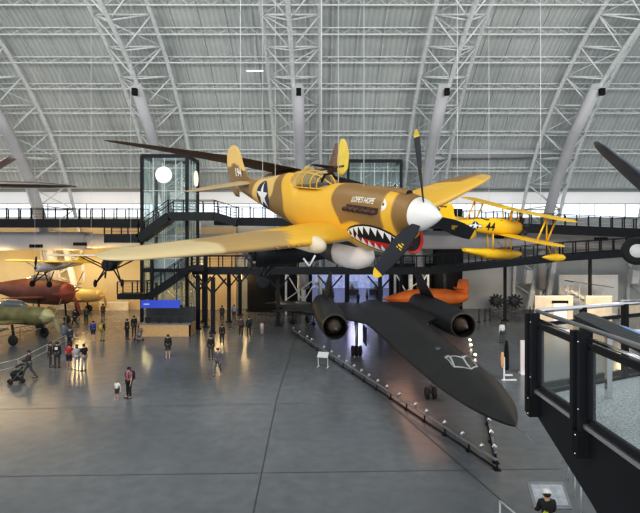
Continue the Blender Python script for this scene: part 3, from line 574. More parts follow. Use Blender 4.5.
f = MB(); f.loft([[V((x + .45, w * c, fz + (zt + zb) / 2 + (zt - zb) / 2 * e * 1.25)) for c, e in ((-.7, 1), (-1, .5), (-1, -.2), (0, -1), (1, -.2), (1, .5), (.7, 1))] for x, w, zt, zb in fx]); f.build('main_float', K['yellow_n3n'], N3)
f = MB()
for x in (-1.2, -2.9):
    for s in (-1, 1): f.tube((x, s * .3, -.5), (x + .3, s * .25, -1.7), .05)
f.tube((-.9, .25, -1.7), (-2.9, .3, -.5), .03); f.build('float_strut', K['yellow_n3n'], N3)
for x in (-2.35, -3.6):
    c = MB(); c.lathe([(0, .30), (.05, .30), (.06, .24), (-.02, .2)], (x, 0, .46), (0, 0, 1), 16); c.build('cockpit_opening', K['black_matte'], N3)
cables(N3, [(-1.2, -2.5, 1.35), (-1.2, 2.5, 1.35), (-6, 0, .3)], 29, .02)

# ---------------------------------------------------------------- wooden glider behind the fighter
GC = at(284, 176, 24); dirw = V((-.72, -.70, .045)).normalized(); 
GL = thing('glider', 'dark brown wooden glider with yellow rudder hanging behind the shark-nosed fighter', 'airplane', GC, (0, 0, math.radians(136.0)), 'hanging aircraft')
# local x = nose direction (away to the left), y = left wing
GS = [(0, .75, 1.7, .25, .14), (3, .68, 1.5, .22, .14), (6.0, .42, .9, .10, .10), (8.0, .2, .40, .0, .09), (8.35, .05, .12, -.02, .09)]
for s in (-1, 1):
    w = MB(); st = [(y, le, c, (z + .068 * y * (1.0 if s > 0 else -.45)), th) for y, le, c, z, th in GS]; w.loft(wing_rings(st, 30, s)); wo = w.build('wing', K['brown_wood'], GL)
    a = MB(); 
    for k in range(14):
        y = .5 + k * .52; le, c, z, th = interp(st, y); a.bar((le - c * .25, s * y, z + .56 * th * c), (le - c * .95, s * y, z + .1 * th * c), .03, .02)
    a.build('wing_ribs', K['tan'], wo)
g = MB(); g.loft([[V((x, w * math.cos(a), zc + h * math.sin(a))) for a in [2 * PI * k / 20 for k in range(20)]] for x, w, h, zc in ((2.0, .05, .05, -.3), (1.7, .22, .25, -.28), (1, .30, .42, -.2), (0, .26, .40, -.12), (-.8, .12, .18, .02), (-1.2, .07, .08, .06))]); g.build('fuselage_pod', K['brown_wood'], GL)
MB().tube((-1.0, 0, .05), (-3.7, 0, .12), .07, .05, 10).build('tail_boom', K['brown_wood'], GL)
rz = [[V((p.x, p.z, p.y)) for p in r] for r in wing_rings([(-.25, -3.35, .3, 0, .07), (0, -3.3, .6, 0, .07), (.5, -3.32, .65, 0, .07), (.95, -3.4, .48, 0, .07), (1.25, -3.5, .2, 0, .07)], 20)]
MB().loft(rz).build('rudder', mat('rudder_yellow', (.72, .50, .06), .5), GL)
rz = [[V((p.x, p.z, p.y)) for p in r] for r in wing_rings([(-.1, -2.7, .62, 0, .09), (.5, -2.95, .38, 0, .09), (1.1, -3.2, .2, 0, .09)], 10)]
MB().loft(rz).build('fin', K['brown_wood'], GL)
for s in (-1, 1): MB().loft(wing_rings([(.03, -2.6, .6, .14, .08), (1.0, -2.75, .4, .14, .08), (1.15, -2.9, .15, .14, .08)], 8, s)).build('tailplane', K['brown_wood'], GL)
cables(GL, [(0, 2.5, .3), (0, -2.5, .2)], 30, .015)
# ---------------------------------------------------------------- other aircraft
def radial_engine(mb, c, ax, R, n=9, mi=0):
    c, ax = V(c), V(ax).normalized(); up = V((0, 0, 1)); a = ax.cross(up).normalized(); b = a.cross(ax)
    for k in range(n):
        d = a * math.cos(2 * PI * k / n) + b * math.sin(2 * PI * k / n); mb.tube(c + d * R * .3, c + d * R, R * .16, R * .14, 8, mi)
    mb.lathe([(-R * .4, R * .45), (0, R * .45), (R * .3, R * .3), (R * .4, .03)], c, ax, 16, mi)
def lofted(mb, rows, n=20, mi=0):   # rows (x, half width, half height, z)
    mb.loft([[V((x, w * math.cos(a), z + h * math.sin(a))) for a in [2 * PI * k / n for k in range(n)]] for x, w, h, z in rows], mi); return mb
# dark radial-engined aircraft hanging under and behind the fighter (nose towards the left)
o = thing('radial_engine_plane', 'dark aircraft with radial engine and thin propeller blade, hanging below the fighter wing', 'airplane', at(250, 254, 26), (0, 0, math.radians(188)), 'hanging aircraft')
e = MB(); radial_engine(e, (0, 0, 0), (1, 0, 0), .80, 9); e.build('radial_engine', K['dark_grey'], o)
lofted(MB(), [(-.3, .70, .68, 0), (-.9, .72, .66, .05), (-2.2, .55, .60, .1), (-4.5, .35, .4, .2), (-6.5, .1, .15, .3)]).build('fuselage', K['black_steel'], o)
p = MB(); airblade(p, (.35, 0, 0), (1, 0, 0), (.0, -.98, -.08), 2.4, .22); airblade(p, (.35, 0, 0), (1, 0, 0), (.0, .98, .08), 2.4, .22); p.build('propeller', K['mid_grey'], o)
for s in (-1, 1):
    MB().loft(wing_rings([(.4, -.9, 1.9, .35, .12), (3.5, -1.0, 1.5, .45, .11), (4.4, -1.4, .7, .5, .1)], 10, s)).build('wing', K['black_steel'], o)
    g = MB(); g.tube((-.8, s * .5, -.4), (-.6, s * 1.0, -1.35), .06); g.tube((-1.4, s * .5, -.3), (-.6, s * 1.0, -1.35), .05); g.lathe([(-.09, .15), (-.1, .26), (-.05, .32), (.05, .32), (.1, .26), (.09, .15)], (-.6, s * 1.08, -1.35), (0, 1, 0), 18); g.build('landing_gear', K['black_steel'], o)
st = MB()
for a, b in (((-2.6, .66, -.2), (-2.9, .66, -.6)), ((-3.2, .66, -.05), (-2.9, .66, -.6))): st.tube(a, b, .05)
st.build('strut', K['white_paint'], o)
# small high-wing plane facing the camera at the left
def high_wing(name, label, loc, rz, span, body, wing, sc=1., prop=True):
    o = thing(name, label, 'airplane', loc, (0, 0, rz), 'hanging aircraft')
    lofted(MB(), [(0, .30 * sc, .34 * sc, -.05), (-.2, .48 * sc, .50 * sc, 0), (-1.2, .50 * sc, .6 * sc, .05), (-2.4, .42 * sc, .55 * sc, .1), (-5.4, .08 * sc, .15 * sc, .15)]).build('fuselage', body, o)
    for s in (-1, 1):
        MB().loft(wing_rings([(0, -.8, 1.6, .66 * sc, .12), (span * .42, -.85, 1.5, .72 * sc, .11), (span * .5, -1.2, .7, .74 * sc, .1)], 10, s)).build('wing', wing, o)
        t = MB(); t.tube((-1.0, s * .45, -.35), (-1.1, s * span * .25, .68 * sc), .05); t.tube((-1.9, s * .4, -.3), (-2.0, s * span * .25, .68 * sc), .05); t.build('wing_strut', body, o)
        g = MB(); g.tube((-.6, s * .35, -.4), (-.5, s * .95, -1.45), .06); g.tube((-1.6, s * .35, -.4), (-.5, s * .95, -1.45), .05); g.lathe([(-.07, .12), (-.08, .24), (-.04, .3), (.04, .3), (.08, .24), (.07, .12)], (-.5, s * 1.0, -1.45), (0, 1, 0), 18); g.build('landing_gear', K['black_steel'], o)
        MB().loft(wing_rings([(.05, -4.7, .8, .2, .08), (1.4, -4.9, .4, .2, .08)], 6, s)).build('tailplane', wing, o)
    MB().loft([[V((p.x, p.z, p.y)) for p in r] for r in wing_rings([(.2, -4.5, 1.1, 0, .08), (1.0, -5.0, .6, 0, .08), (1.2, -5.2, .25, 0, .08)], 8)]).build('fin', wing, o)
    if prop: p = MB(); p.ell((.1, 0, 0), .1); airblade(p, (.08, 0, 0), (1, 0, 0), (0, .12, .99), 1.05, .2); airblade(p, (.08, 0, 0), (1, 0, 0), (0, -.12, -.99), 1.05, .2); p.build('propeller', K['black_steel'], o)
    cables(o, [(-1.2, 1.5, .75 * sc), (-1.2, -1.5, .75 * sc)], 28, .012); return o
high_wing('high_wing_plane', 'small black high-wing plane facing forward beneath the yellow fighter wingtip', at(107, 265, 40), math.radians(-82), 9.6, K['black_steel'], K['beige_fairing'])
high_wing('ultralight_plane', 'small yellow-winged plane with grey engine hanging in the left gallery', at(36, 268, 46), math.radians(-110), 10.5, K['silver_grey'], K['yellow_n3n'], .75)
# dark aircraft whose wing and tail come in from the left edge
o = thing('silver_monoplane', 'aircraft at the left edge showing its dark straight wing and tilted tail tip', 'airplane', at(-95, 172, 20), (0, 0, math.radians(-88)), 'hanging aircraft')
lofted(MB(), [(2.2, .1, .1, -.1), (1.8, .42, .45, -.1), (0, .5, .6, 0), (-2.5, .4, .5, .1), (-5, .12, .2, .3)]).build('fuselage', K['silver_grey'], o)
for s, sp in ((-1, 6.4), (1, 6.4)): MB().loft(wing_rings([(.3, .5, 1.9, -.45, .16), (sp * .8, .4, 1.5, -.5, .15), (sp * .97, .2, .7, -.52, .12), (sp, -.1, .25, -.52, .08)], 14, s)).build('wing', mat('dark_brown_metal', (.05, .04, .035), .45), o)
w = MB()
for s in (-1, 1): w.loft([[V((-4.0 - u * .8, s * (.1 + t * 1.55), .25 + t * .95 + wv * .10)) for u, wv in AF] for t in (0, .5, .9, 1.)])
w.build('tailplane', mat('tail_rose_grey', (.32, .25, .23), .5), o); MB().loft([[V((p.x, p.z, p.y)) for p in r] for r in wing_rings([(.2, -4.2, 1.1, 0, .08), (1.2, -4.6, .6, 0, .08)], 6)]).build('fin', K['silver_grey'], o)
cables(o, [(0, -1, .4), (0, 1, .4)], 28, .012)
# dark blue naval fighter at the right edge: wing tip and one wheel in view
o = thing('naval_fighter', 'dark blue-grey fighter at the right edge, its wing tip and one wheel showing', 'airplane', at(790, 222, 12.0), (0, 0, math.radians(-115)), 'hanging aircraft')
lofted(MB(), [(2.4, .3, .3, 0), (2.2, .62, .62, 0), (0, .68, .75, .05), (-3, .45, .55, .1), (-6, .1, .2, .2)]).build('fuselage', K['navy_sea'], o)
inv = None
bpy.context.view_layer.update(); inv = o.matrix_world.inverted()
tip, mid_, rootp = inv @ at(594, 143, 11.0), inv @ at(665, 204, 10.2), V((.6, -.5, -.3))
sec = []
for p, c, th in ((rootp, 2.5, .15), (mid_, 2.0, .13), (mid_.lerp(tip, .5), 1.6, .11), (mid_.lerp(tip, .86), 1.15, .10), (mid_.lerp(tip, .97), .7, .10), (tip, .2, .1)):
    sec.append([p + V((.5 * c - u * c, 0, w * th * c)) for u, w in AF])
MB().loft(sec).build('wing', K['navy_sea'], o)
MB().loft([[V((p.x, abs(p.y) + .0, p.z)) for p in r] for r in wing_rings([(.5, 1.8, 2.5, -.3, .15), (2.2, 1.6, 2.3, -.9, .14), (5.4, 1.0, 1.3, .2, .1), (5.8, .6, .4, .25, .1)], 14)]).build('wing', K['navy_sea'], o)
wax = inv.to_3x3() @ V((-.45, -.9, .05)); g = MB(); wc = inv @ at(637, 251, 11.5); g.tube(mid_ + V((0, 0, -.1)), wc + V((0, .12, .1)), .07); g.tube(mid_ + V((-.6, 0, 0)), wc + V((0, .12, .1)), .05); gg = g.build('landing_gear', K['mid_grey'], o)
MB().lathe([(-.09, .12), (-.11, .25), (-.07, .31), (.07, .31), (.11, .25), (.09, .12)], wc, wax, 26).build('wheel', K['rubber'], gg); MB().lathe([(-.12, .001), (-.12, .15), (.12, .15), (.12, .001)], wc, wax, 20).build('wheel_hub', K['white_paint'], gg)
p = MB(); 
for k in range(3): airblade(p, (2.5, 0, 0), (1, 0, 0), (0, math.sin(.3 + 2.094 * k), math.cos(.3 + 2.094 * k)), 1.9, .3)
p.build('propeller', K['prop_black'], o)
# orange rocket plane on the floor behind the black jet
OP = fl(470, 311); o = thing('rocket_plane', 'bright orange bullet-shaped rocket plane with tall tail behind the black jet', 'airplane', (at(466, 0, 52.6).x, 52.6, .35), (0, 0, math.radians(176)))
lofted(MB(), [(8.4, .03, .03, 2.0), (7.4, .40, .42, 2.05), (6, .75, .8, 2.1), (4, .95, 1.0, 2.15), (2, .85, .9, 2.2), (.4, .5, .55, 2.25), (-.2, .3, .32, 2.3)], 24).build('fuselage', K['orange'], o)
MB().loft([[V((p.x, p.z, p.y)) for p in r] for r in wing_rings([(2.2, 2.4, 2.4, 0, .07), (3.0, 1.0, 1.3, 0, .08), (4.0, .75, 1.0, 0, .08), (4.1, .6, .7, 0, .08)], 12)]).build('tail_fin', K['orange'], o)
for s in (-1, 1):
    MB().loft(wing_rings([(.4, 5.2, 1.9, 2.0, .09), (4.2, 4.9, 1.0, 2.05, .08)], 8, s)).build('wing', K['orange'], o); MB().loft(wing_rings([(.05, 1.2, .9, 3.1, .08), (1.7, 1.0, .5, 3.1, .08)], 6, s)).build('tailplane', K['orange'], o)
    g = MB(); g.tube((3.6, s * .5, 1.5), (3.6, s * .9, -.05), .06); g.lathe([(-.07, .15), (-.08, .26), (.08, .26), (.07, .15)], (3.6, s * .9, -.09), (0, 1, 0), 16); g.build('landing_gear', K['dark_grey'], o)
g = MB(); g.tube((6.6, 0, 1.5), (6.6, 0, -.2), .06); g.lathe([(-.06, .12), (-.07, .22), (.07, .22), (.06, .12)], (6.6, 0, -.13), (0, 1, 0), 16); g.build('nose_gear', K['dark_grey'], o)
c = MB(); lofted(c, [(6.6, .2, .1, 2.5), (6.2, .38, .25, 2.5), (5.4, .36, .26, 2.55), (4.9, .2, .1, 2.6)], 14); c.build('canopy', K['dark_glass'], o)
# small dark jet behind the left nacelle
JP = fl(306, 312); o = thing('small_jet', 'small dark grey jet with long canopy parked behind the black jet engine', 'airplane', (-1.7, 52, 0), (0, 0, math.radians(-48)))
lofted(MB(), [(2.6, .05, .06, 1.4), (2.0, .35, .32, 1.45), (.8, .6, .5, 1.5), (-1, .65, .55, 1.55), (-3, .4, .4, 1.6), (-4.5, .2, .22, 1.7)], 22).build('fuselage', K['dark_grey'], o)
lofted(MB(), [(1.5, .1, .06, 1.95), (.9, .3, .28, 1.95), (-.3, .34, .34, 2.0), (-1.6, .15, .12, 2.05)], 16).build('canopy', K['dark_glass'], o)
for s in (-1, 1):
    MB().loft(wing_rings([(.4, .6, 1.9, 1.4, .09), (2.8, -.3, 1.0, 1.5, .08), (3.0, -.7, .4, 1.5, .08)], 8, s)).build('wing', K['dark_grey'], o); MB().loft(wing_rings([(.1, -3.6, .9, 1.8, .08), (1.6, -3.9, .5, 1.8, .08)], 6, s)).build('tailplane', K['dark_grey'], o)
    g = MB(); g.tube((-.5, s * .9, 1.3), (-.5, s * .9, .3), .06); g.lathe([(-.07, .15), (-.08, .28), (.08, .28), (.07, .15)], (-.5, s * .95, .28), (0, 1, 0), 16); g.build('landing_gear', K['black_steel'], o)
MB().loft([[V((p.x, p.z, p.y)) for p in r] for r in wing_rings([(1.8, -3.2, 1.2, 0, .08), (3.0, -3.9, .7, 0, .08)], 8)]).build('fin', K['dark_grey'], o)
MB().box((1.35, -.53, 1.62), (.7, .02, .26)).build('marking_panel', mat('pale_red', (.65, .32, .28), .5), o)
g = MB(); g.tube((1.6, 0, 1.2), (1.6, 0, .25), .05); g.lathe([(-.06, .12), (-.07, .22), (.07, .22), (.06, .12)], (1.6, 0, .23), (0, 1, 0), 16); g.build('nose_gear', K['black_steel'], o)
# left gallery aircraft on the floor
def floor_fighter(name, label, loc, rz, L, body, nose, span=11., glass_nose=False, R=1.0):
    o = thing(name, label, 'airplane', loc, (0, 0, rz)); z = 2.2 * R
    lofted(MB(), [(0, .3 * R, .3 * R, z), (-.3, .65 * R, .65 * R, z), (-1.5, .78 * R, .8 * R, z), (-L * .45, .7 * R, .85 * R, z + .1), (-L * .8, .3 * R, .4 * R, z + .25), (-L, .06, .1, z + .35)], 24).build('fuselage', body, o)
    n = MB(); lofted(n, [(.45, .05, .05, z), (.3, .22 * R, .22 * R, z), (0, .5 * R, .5 * R, z), (-.35, .68 * R, .68 * R, z)], 22); n.build('nose_cowl', nose, o)
    p = MB()
    for k in range(3): airblade(p, (.35, 0, z), (1, 0, 0), (0, math.sin(.6 + 2.094 * k), math.cos(.6 + 2.094 * k)), 1.7 * R, .3)
    p.build('propeller', nose, o)
    for s in (-1, 1):
        MB().loft(wing_rings([(.4, -1.8, 2.8, z - .5, .13), (span * .4, -2.3, 1.7, z - .2, .11), (span * .5, -3.0, .5, z - .1, .1)], 12, s)).build('wing', body, o)
        MB().loft(wing_rings([(.1, -L + 1.4, 1.1, z + .4, .09), (2.0, -L + 1.1, .5, z + .4, .08)], 6, s)).build('tailplane', body, o)
        g = MB(); g.tube((-2.2, s * 1.6, z - .5), (-2.0, s * 1.6, .4), .09); ge = g.build('landing_gear', K['black_steel'], o); MB().lathe([(-.1, .2), (-.12, .36), (-.07, .42), (.07, .42), (.12, .36), (.1, .2)], (-2.0, s * 1.72, .42), (0, 1, 0), 20).build('wheel', K['rubber'], ge)
    MB().loft([[V((p.x, p.z, p.y)) for p in r] for r in wing_rings([(z + .2, -L + 1.8, 1.7, 0, .08), (z + 1.4, -L + 1.0, 1.0, 0, .08), (z + 1.7, -L + .6, .4, 0, .08)], 8)]).build('fin', body, o)
    c = MB(); lofted(c, [(-2.2, .1, .1, z + .8 * R), (-2.8, .38, .42, z + .85 * R), (-4, .4, .45, z + .9 * R), (-5.2, .15, .15, z + .85 * R)], 16); c.build('canopy', K['dark_glass'], o)
    t = MB(); t.tube((-L + 1.2, 0, z), (-L + 1.0, 0, .2), .05); t.lathe([(-.06, .1), (-.06, .18), (.06, .18), (.06, .1)], (-L + 1.0, 0, .18), (0, 1, 0), 14); t.build('tail_wheel', K['rubber'], o); return o
floor_fighter('maroon_bomber', 'large dark red propeller plane with rounded nose in the left gallery', at(70, 0, 50).xy.to_3d(), math.radians(-18), 11, K['maroon'], mat('red_brown', (.30, .07, .04), .5), 9, R=1.5)
floor_fighter('olive_warplane', 'olive green warplane with pale glazed nose parked in the left gallery', at(50, 0, 43).xy.to_3d(), math.radians(-12), 9.5, K['olive'], mat('pale_olive', (.42, .40, .22), .4), 9, R=.98)
floor_fighter('tan_trainer', 'tan low-wing plane pointing right in front of the gallery wall', at(101, 0, 58.5).xy.to_3d(), math.radians(3), 8.5, K['tan'], K['tan'], 4.4, R=.95)
floor_fighter('dark_torpedo_plane', 'near-black low plane with big tyre at the left edge of the floor', at(-48, 0, 34).xy.to_3d(), math.radians(-45), 9, K['dark_grey'], K['dark_grey'], 8, R=.9)
# dark engines on display stands at the right
for px, lab in ((497, 'dark aircraft engine on a display stand, nearer the orange plane'), (515, 'dark aircraft engine on a display stand, beside the white exhibit wall')):
    p = fl(px, 311); o = thing('display_engine', lab, 'engine', p, (0, 0, .4), 'display engines')
    e = MB(); radial_engine(e, (0, -.2, 1.2), (-.4, -1, 0), .8, 9); radial_engine(e, (0, .3, 1.2), (-.4, -1, 0), .75, 9); e.lathe([(-.3, .55), (.5, .55), (.6, .3)], (0, .2, 1.2), (-.4, -1, 0), 18); e.build('engine_block', K['dark_grey'], o)
    s_ = MB(); s_.bbox((-.9, -.3, 0), (.9, 1.0, .12)); s_.bar((-.6, .3, .1), (-.1, .1, 1.3), .1); s_.bar((.6, .3, .1), (.1, .1, 1.3), .1); s_.bar((0, .9, .1), (0, .1, 1.3), .1); s_.build('stand', K['mid_grey'], o)
# ---------------------------------------------------------------- glass lift tower
def rails(mb, p, q, h=1.1, step=1.2, n=4, r=.03):
    p, q = V(p), V(q); L = (q - p).length; k = max(1, int(L / step)); up = V((0, 0, 1))
    for i in range(k + 1): a = p.lerp(q, i / k); mb.bar(a, a + up * h, .09, .09)
    mb.bar(p + up * h, q + up * h, .09, .07)
    for j in range(1, n): mb.bar(p + up * (h * j / n), q + up * (h * j / n), .025, .025)
def tower(name, label, px0, px1, ytop, Y, dep, zbot, disc=True, legs=False):
    a, b = at(px0, ytop, Y), at(px1, ytop, Y); o = thing(name, label, 'lift tower', ((a.x + b.x) / 2, Y, zbot)); w = (b.x - a.x) / 2; h = a.z - zbot
    f = MB()
    for x in (-w, w):
        for y in (0, dep): f.bar((x, y, -zbot if legs else 0), (x, y, h), .28, .28)
    for z in (h, h * .33):
        for p, q in (((-w, 0), (w, 0)), ((-w, dep), (w, dep)), ((-w, 0), (-w, dep)), ((w, 0), (w, dep))): f.bar((*p, z), (*q, z), .3, .34)
    f.build('tower_frame', K['black_steel'], o)
    for nm, p, q in (('front', (-w, 0), (w, 0)), ('back', (-w, dep), (w, dep)), ('side', (-w, 0), (-w, dep)), ('side', (w, 0), (w, dep))):
        g = MB(); g.add([(*p, .02), (*q, .02), (*q, h), (*p, h)], [(0, 1, 2, 3)]); go = g.build('glass_wall', K['tower_glass'], o)
        m = MB()
        for t in (.25, .5, .75): x, y = p[0] + (q[0] - p[0]) * t, p[1] + (q[1] - p[1]) * t; m.bar((x, y, 0), (x, y, h), .06, .06)
        z = 2.2
        while z < h: m.bar((*p, z), (*q, z), .05, .05); z += 2.2
        m.build('mullion', K['steel_light'], go)
    m = MB()
    for x in (-w * .45, w * .45): m.bar((x, dep * .6, 0), (x, dep * .6, h - .3), .14, .14)
    z = 1.5
    while z < h - 1: m.bar((-w * .45, dep * .6, z), (w * .45, dep * .6, z + 1.4), .07); z += 1.5
    m.build('lift_guide', K['steel_light'], o)
    m = MB(); m.bbox((-w * .6, dep * .2, h * .25), (w * .6, dep * .75, h * .25 + 2.4)); m.build('lift_cabin', K['steel_grey'], o)
    if disc:
        z = at(0, 175, Y).z - zbot
        MB().lathe([(-.05, .78), (.05, .78)], (at(164, 0, Y).x - o.location.x, -.1, z), (0, 1, 0), 40).build('round_light', K['disc_light'], o)
        MB().lathe([(-.05, .78), (.05, .78)], (w + .1, dep * .75, z), (1, 0, 0), 40).build('round_light', K['disc_light'], o)
    return o
tower('lift_tower', 'black-framed glass lift tower with round glowing discs at the left', 142, 187, 156, 50.5, 4.4, 0)
tower('lift_tower', 'black-framed glass tower half hidden behind the shark-nosed fighter', 348, 401, 161, 56.2, 4.2, 9.2, False, True)

# ---------------------------------------------------------------- raised walkways and stairs
def walkway(name, label, segs):
    o = thing(name, label, 'walkway', (0, 0, 0))
    for p, q, wd, th in segs:     # p, q: near upper edge of the deck
        p, q = V(p), V(q); c = V((0, wd / 2, -th / 2)); d = MB(); d.bar(p + c, q + c, wd, th); d.build('deck', K['black_steel'], o)
        for y in (.08, wd - .08):
            r = MB(); rails(r, p + V((0, y, 0)), q + V((0, y, 0))); r.build('railing', K['black_steel'], o)
    return o
YU, YL, YS = 53., 49., 47.6
walkway('upper_walkway', 'upper black steel walkway along the back of the hangar', [(at(-80, 219, YU), at(141, 219, YU), 2.6, .85), (at(214, 217, YU), at(470, 221, YU), 2.6, .8), (at(470, 221, YU), at(720, 232, YU), 2.6, .9)])
walkway('upper_stair', 'upper black stair ramp rising in front of the left lift tower', [(at(104, 234, YS), at(138, 234, YS), 1.8, .8), (at(138, 234, YS), at(168, 212, YS), 1.8, .8), (at(168, 212, YS), at(214, 212, YS), 1.8, .75), (at(214, 212, YS), at(236, 219, YS), 1.8, .7)])
lw = [(at(192, 268, YL), at(430, 268, YL), 2.2, .62), (at(430, 268, YL), at(560, 255, YL), 2.2, .62), (at(560, 255, YL), at(720, 244, YL), 2.2, .62)]
walkway('lower_walkway', 'lower black steel walkway ramp crossing behind the jets', lw)
walkway('lower_stair', 'lower black stair ramp in front of the left lift tower', [(at(117, 294, YS), at(147, 294, YS), 1.5, .5), (at(147, 294, YS), at(188, 266, YS), 1.35, .6), (at(188, 266, YS), at(204, 266, YS), 1.35, .5)])
def column(px, py, ztop, r=.2, lab=None, br=True):
    p = fl(px, py); m = MB(); m.bar(p, (p.x, p.y, ztop), r * 1.7, r * 1.7)
    if br:
        for s in (-1, 1): m.bar((p.x, p.y, ztop - 1.5), (p.x + s * 1.2, p.y, ztop - .1), .14)
    m.bbox((p.x - .3, p.y - .3, 0), (p.x + .3, p.y + .3, .12)); struct(m.build('walkway_column', K['black_steel']), 'black steel column under the walkway')
for px, py in ((198, 329), (213, 333), (204, 322), (229, 322), (240, 315), (249, 311), (380, 327), (330, 326), (278, 326)): column(px, py, 5.05, .2)
for px in (152, 206): column(px, 327, 8.0, .16, br=False)
for px, z in ((445, 5.3), (505, 5.8), (590, 6.6)): column(px, 321 if z < 8 else 318, z, .15, br=False)
# big dark shaft and black wall blocks behind the jets
m = MB(); a, b = at(434, 206, 58.2), at(462, 0, 58.2); N_ = 20
m.loft([[V(((a.x + b.x) / 2 + (b.x - a.x) / 2 * math.copysign(abs(math.cos(t)) ** .6, math.cos(t)), 58.4 + 1.2 * math.copysign(abs(math.sin(t)) ** .6, math.sin(t)), z)) for t in [2 * PI * k / 28 for k in range(28)]] for z in (0, at(0, 208, 56).z)])
struct(m.build('column_shaft', K['black_matte']), 'wide black shaft behind the yellow seaplane')
m = MB(); m.bbox((at(250, 0, 60).x, 60, 0), (at(312, 0, 60).x, 61, 5.6)); struct(m.build('partition_left', K['black_matte']), 'black partition wall left of the bright doorway')
m = MB(); m.bbox((at(390, 0, 60).x, 60, 0), (at(462, 0, 60).x, 61, 5.6)); struct(m.build('partition_right', K['black_matte']), 'black partition wall right of the bright doorway')
def support_frame(px0, px1, lab):
    a, b = at(px0, 0, 58.6).x, at(px1, 0, 58.6).x; o = thing('support_frame', lab, 'frame', ((a + b) / 2, 58.6, 0)); w = (b - a) / 2
    m = MB()
    for x in (-w, w): m.bar((x, 0, 0), (x, 0, 5.0), .24, .24)
    m.bar((-w, 0, 4.9), (w, 0, 4.9), .2); m.build('frame', K['steel_light'], o)
    m = MB(); m.bar((-w, 0, 4.7), (0, 0, 1.4), .13); m.bar((w, 0, 4.7), (0, 0, 1.4), .13); m.bar((-w, .12, 1.6), (w, .12, 4.4), .1); m.build('brace', K['steel_light'], o)
    MB().tube((0, .6, 0), (0, .6, 5.0), .26, n=16).build('centre_post', K['steel_light'], o)
support_frame(286, 321, 'grey braced steel frame left of the bright doorway'); support_frame(395, 428, 'grey braced steel frame right of the bright doorway')
# ---------------------------------------------------------------- information desk
d = thing('information_desk', 'wood-fronted information desk with worktop below the left lift tower', 'desk', (at(164, 0, 45.5).x, 45.5, 0))
w = 2.3; m = MB(); m.bbox((-w, 0, 0), (w, .12, 1.05)); m.bbox((-w, 0, 0), (-w + .12, 2, 1.05)); m.bbox((w - .12, 0, 0), (w, 2, 1.05)); m.build('front_panel', K['wood_light'], d)
m = MB(); m.bbox((-w - .08, -.08, 1.05), (w + .08, .7, 1.12)); m.build('worktop', K['mid_grey'], d); m = MB(); m.bbox((-w + .1, 1.9, 0), (w - .1, 2.3, 2.3)); m.build('back_cabinet', K['dark_grey'], d)
for k, lab in enumerate(('leftmost black monitor on the information desk', 'second black monitor on the information desk', 'middle black monitor on the information desk', 'rightmost black monitor on the information desk')):
    o = thing('monitor', lab, 'monitor', (d.location.x - 1.5 + k * .95, 45.8, 1.124), (0, 0, .1 * (k - 1)), 'desk monitors')
    MB().box((0, 0, .34), (.55, .05, .36)).build('screen', K['black'], o); MB().box((0, .05, .01), (.24, .18, .02)).bar((0, .04, 0), (0, .04, .3), .05).build('stand', K['black_steel'], o)
sg = thing('hanging_sign', 'wide bright blue overhead sign above the information desk', 'sign', at(161, 304, 45.4))
a, b = at(141, 300, 45.4) - sg.location, at(180, 308, 45.4) - sg.location
MB().bbox((a.x, -.06, b.z), (b.x, .06, a.z)).build('sign_board', K['sign_blue'], sg)
MB().bbox((a.x + .25, -.075, -.06), (a.x + .75, -.06, .05)).build('text_strip', mat('pale_blue', (.5, .58, .95), .5), sg)
m = MB(); m.bar((a.x + .3, 0, a.z), (a.x + .3, 0, 3.2), .05); m.bar((b.x - .3, 0, a.z), (b.x - .3, 0, 3.2), .05); m.build('hanger', K['black_steel'], sg)
o = thing('display_cabinet', 'dark cabinet shelf below the blue sign behind the desk', 'cabinet', (at(167, 0, 47.9).x, 47.9, 0)); MB().bbox((-1.3, 0, 0), (1.3, .5, 1.6)).build('cabinet_body', K['mid_grey'], o); MB().bbox((-1.3, -.06, 1.6), (1.3, .5, 2.4)).build('cabinet_top', K['black_matte'], o)
# ---------------------------------------------------------------- overlook balcony at the right
BX, BY0, BY1 = 3.13, 3.6, 7.5; BZ = 6.55; RZ = 7.72
cor = V((BX, BY1, 0)); far = V((6.6, 9.1, 0))
b = thing('overlook_balcony', 'black steel overlook balcony with glass panels at the right', 'balcony', (BX, BY1, 0)); L = b.location
def lc(x, y, z): return V((x, y, z)) - L
m = MB(); m.prism([lc(BX + .12, BY0 - 3.2, BZ - .12), lc(BX + .12, BY1 - .1, BZ - .12), lc(far.x, far.y, BZ - .12), lc(8.2, BY0 - 3.2, BZ - .12)], (0, 0, .12)); m.build('deck_floor', K['carpet_speckle'], b)
m = MB(); pts = [lc(BX, BY1 + .05, BZ - .02), lc(BX, .6, BZ - .02), lc(BX, .6, 4.2), lc(BX, 4.6, 5.15), lc(BX, 6.0, 5.72), lc(BX, BY1 + .05, 6.22)]; m.prism(pts, (.09, 0, 0)); m.build('side_fascia', K['black_steel'], b)
m = MB(); m.prism([lc(BX, BY1, BZ), lc(far.x, far.y, BZ), lc(far.x, far.y, 6.2), lc(BX, BY1, 6.2)], (0, .08, 0)); m.build('end_fascia', K['black_steel'], b)
m = MB(); m.bar(lc(BX - .01, .6, BZ + .03), lc(BX - .01, BY1, BZ + .03), .10, .05); m.build('fascia_trim', K['alu'], b)
m = MB(); m.bar(lc(BX + .02, .6, 5.3), lc(BX + .02, 5.2, 5.75), .10, .06); m.build('stiffener', K['black_matte'], b)
posts = [BY1 - .02, 6.1, 4.72, 3.3]
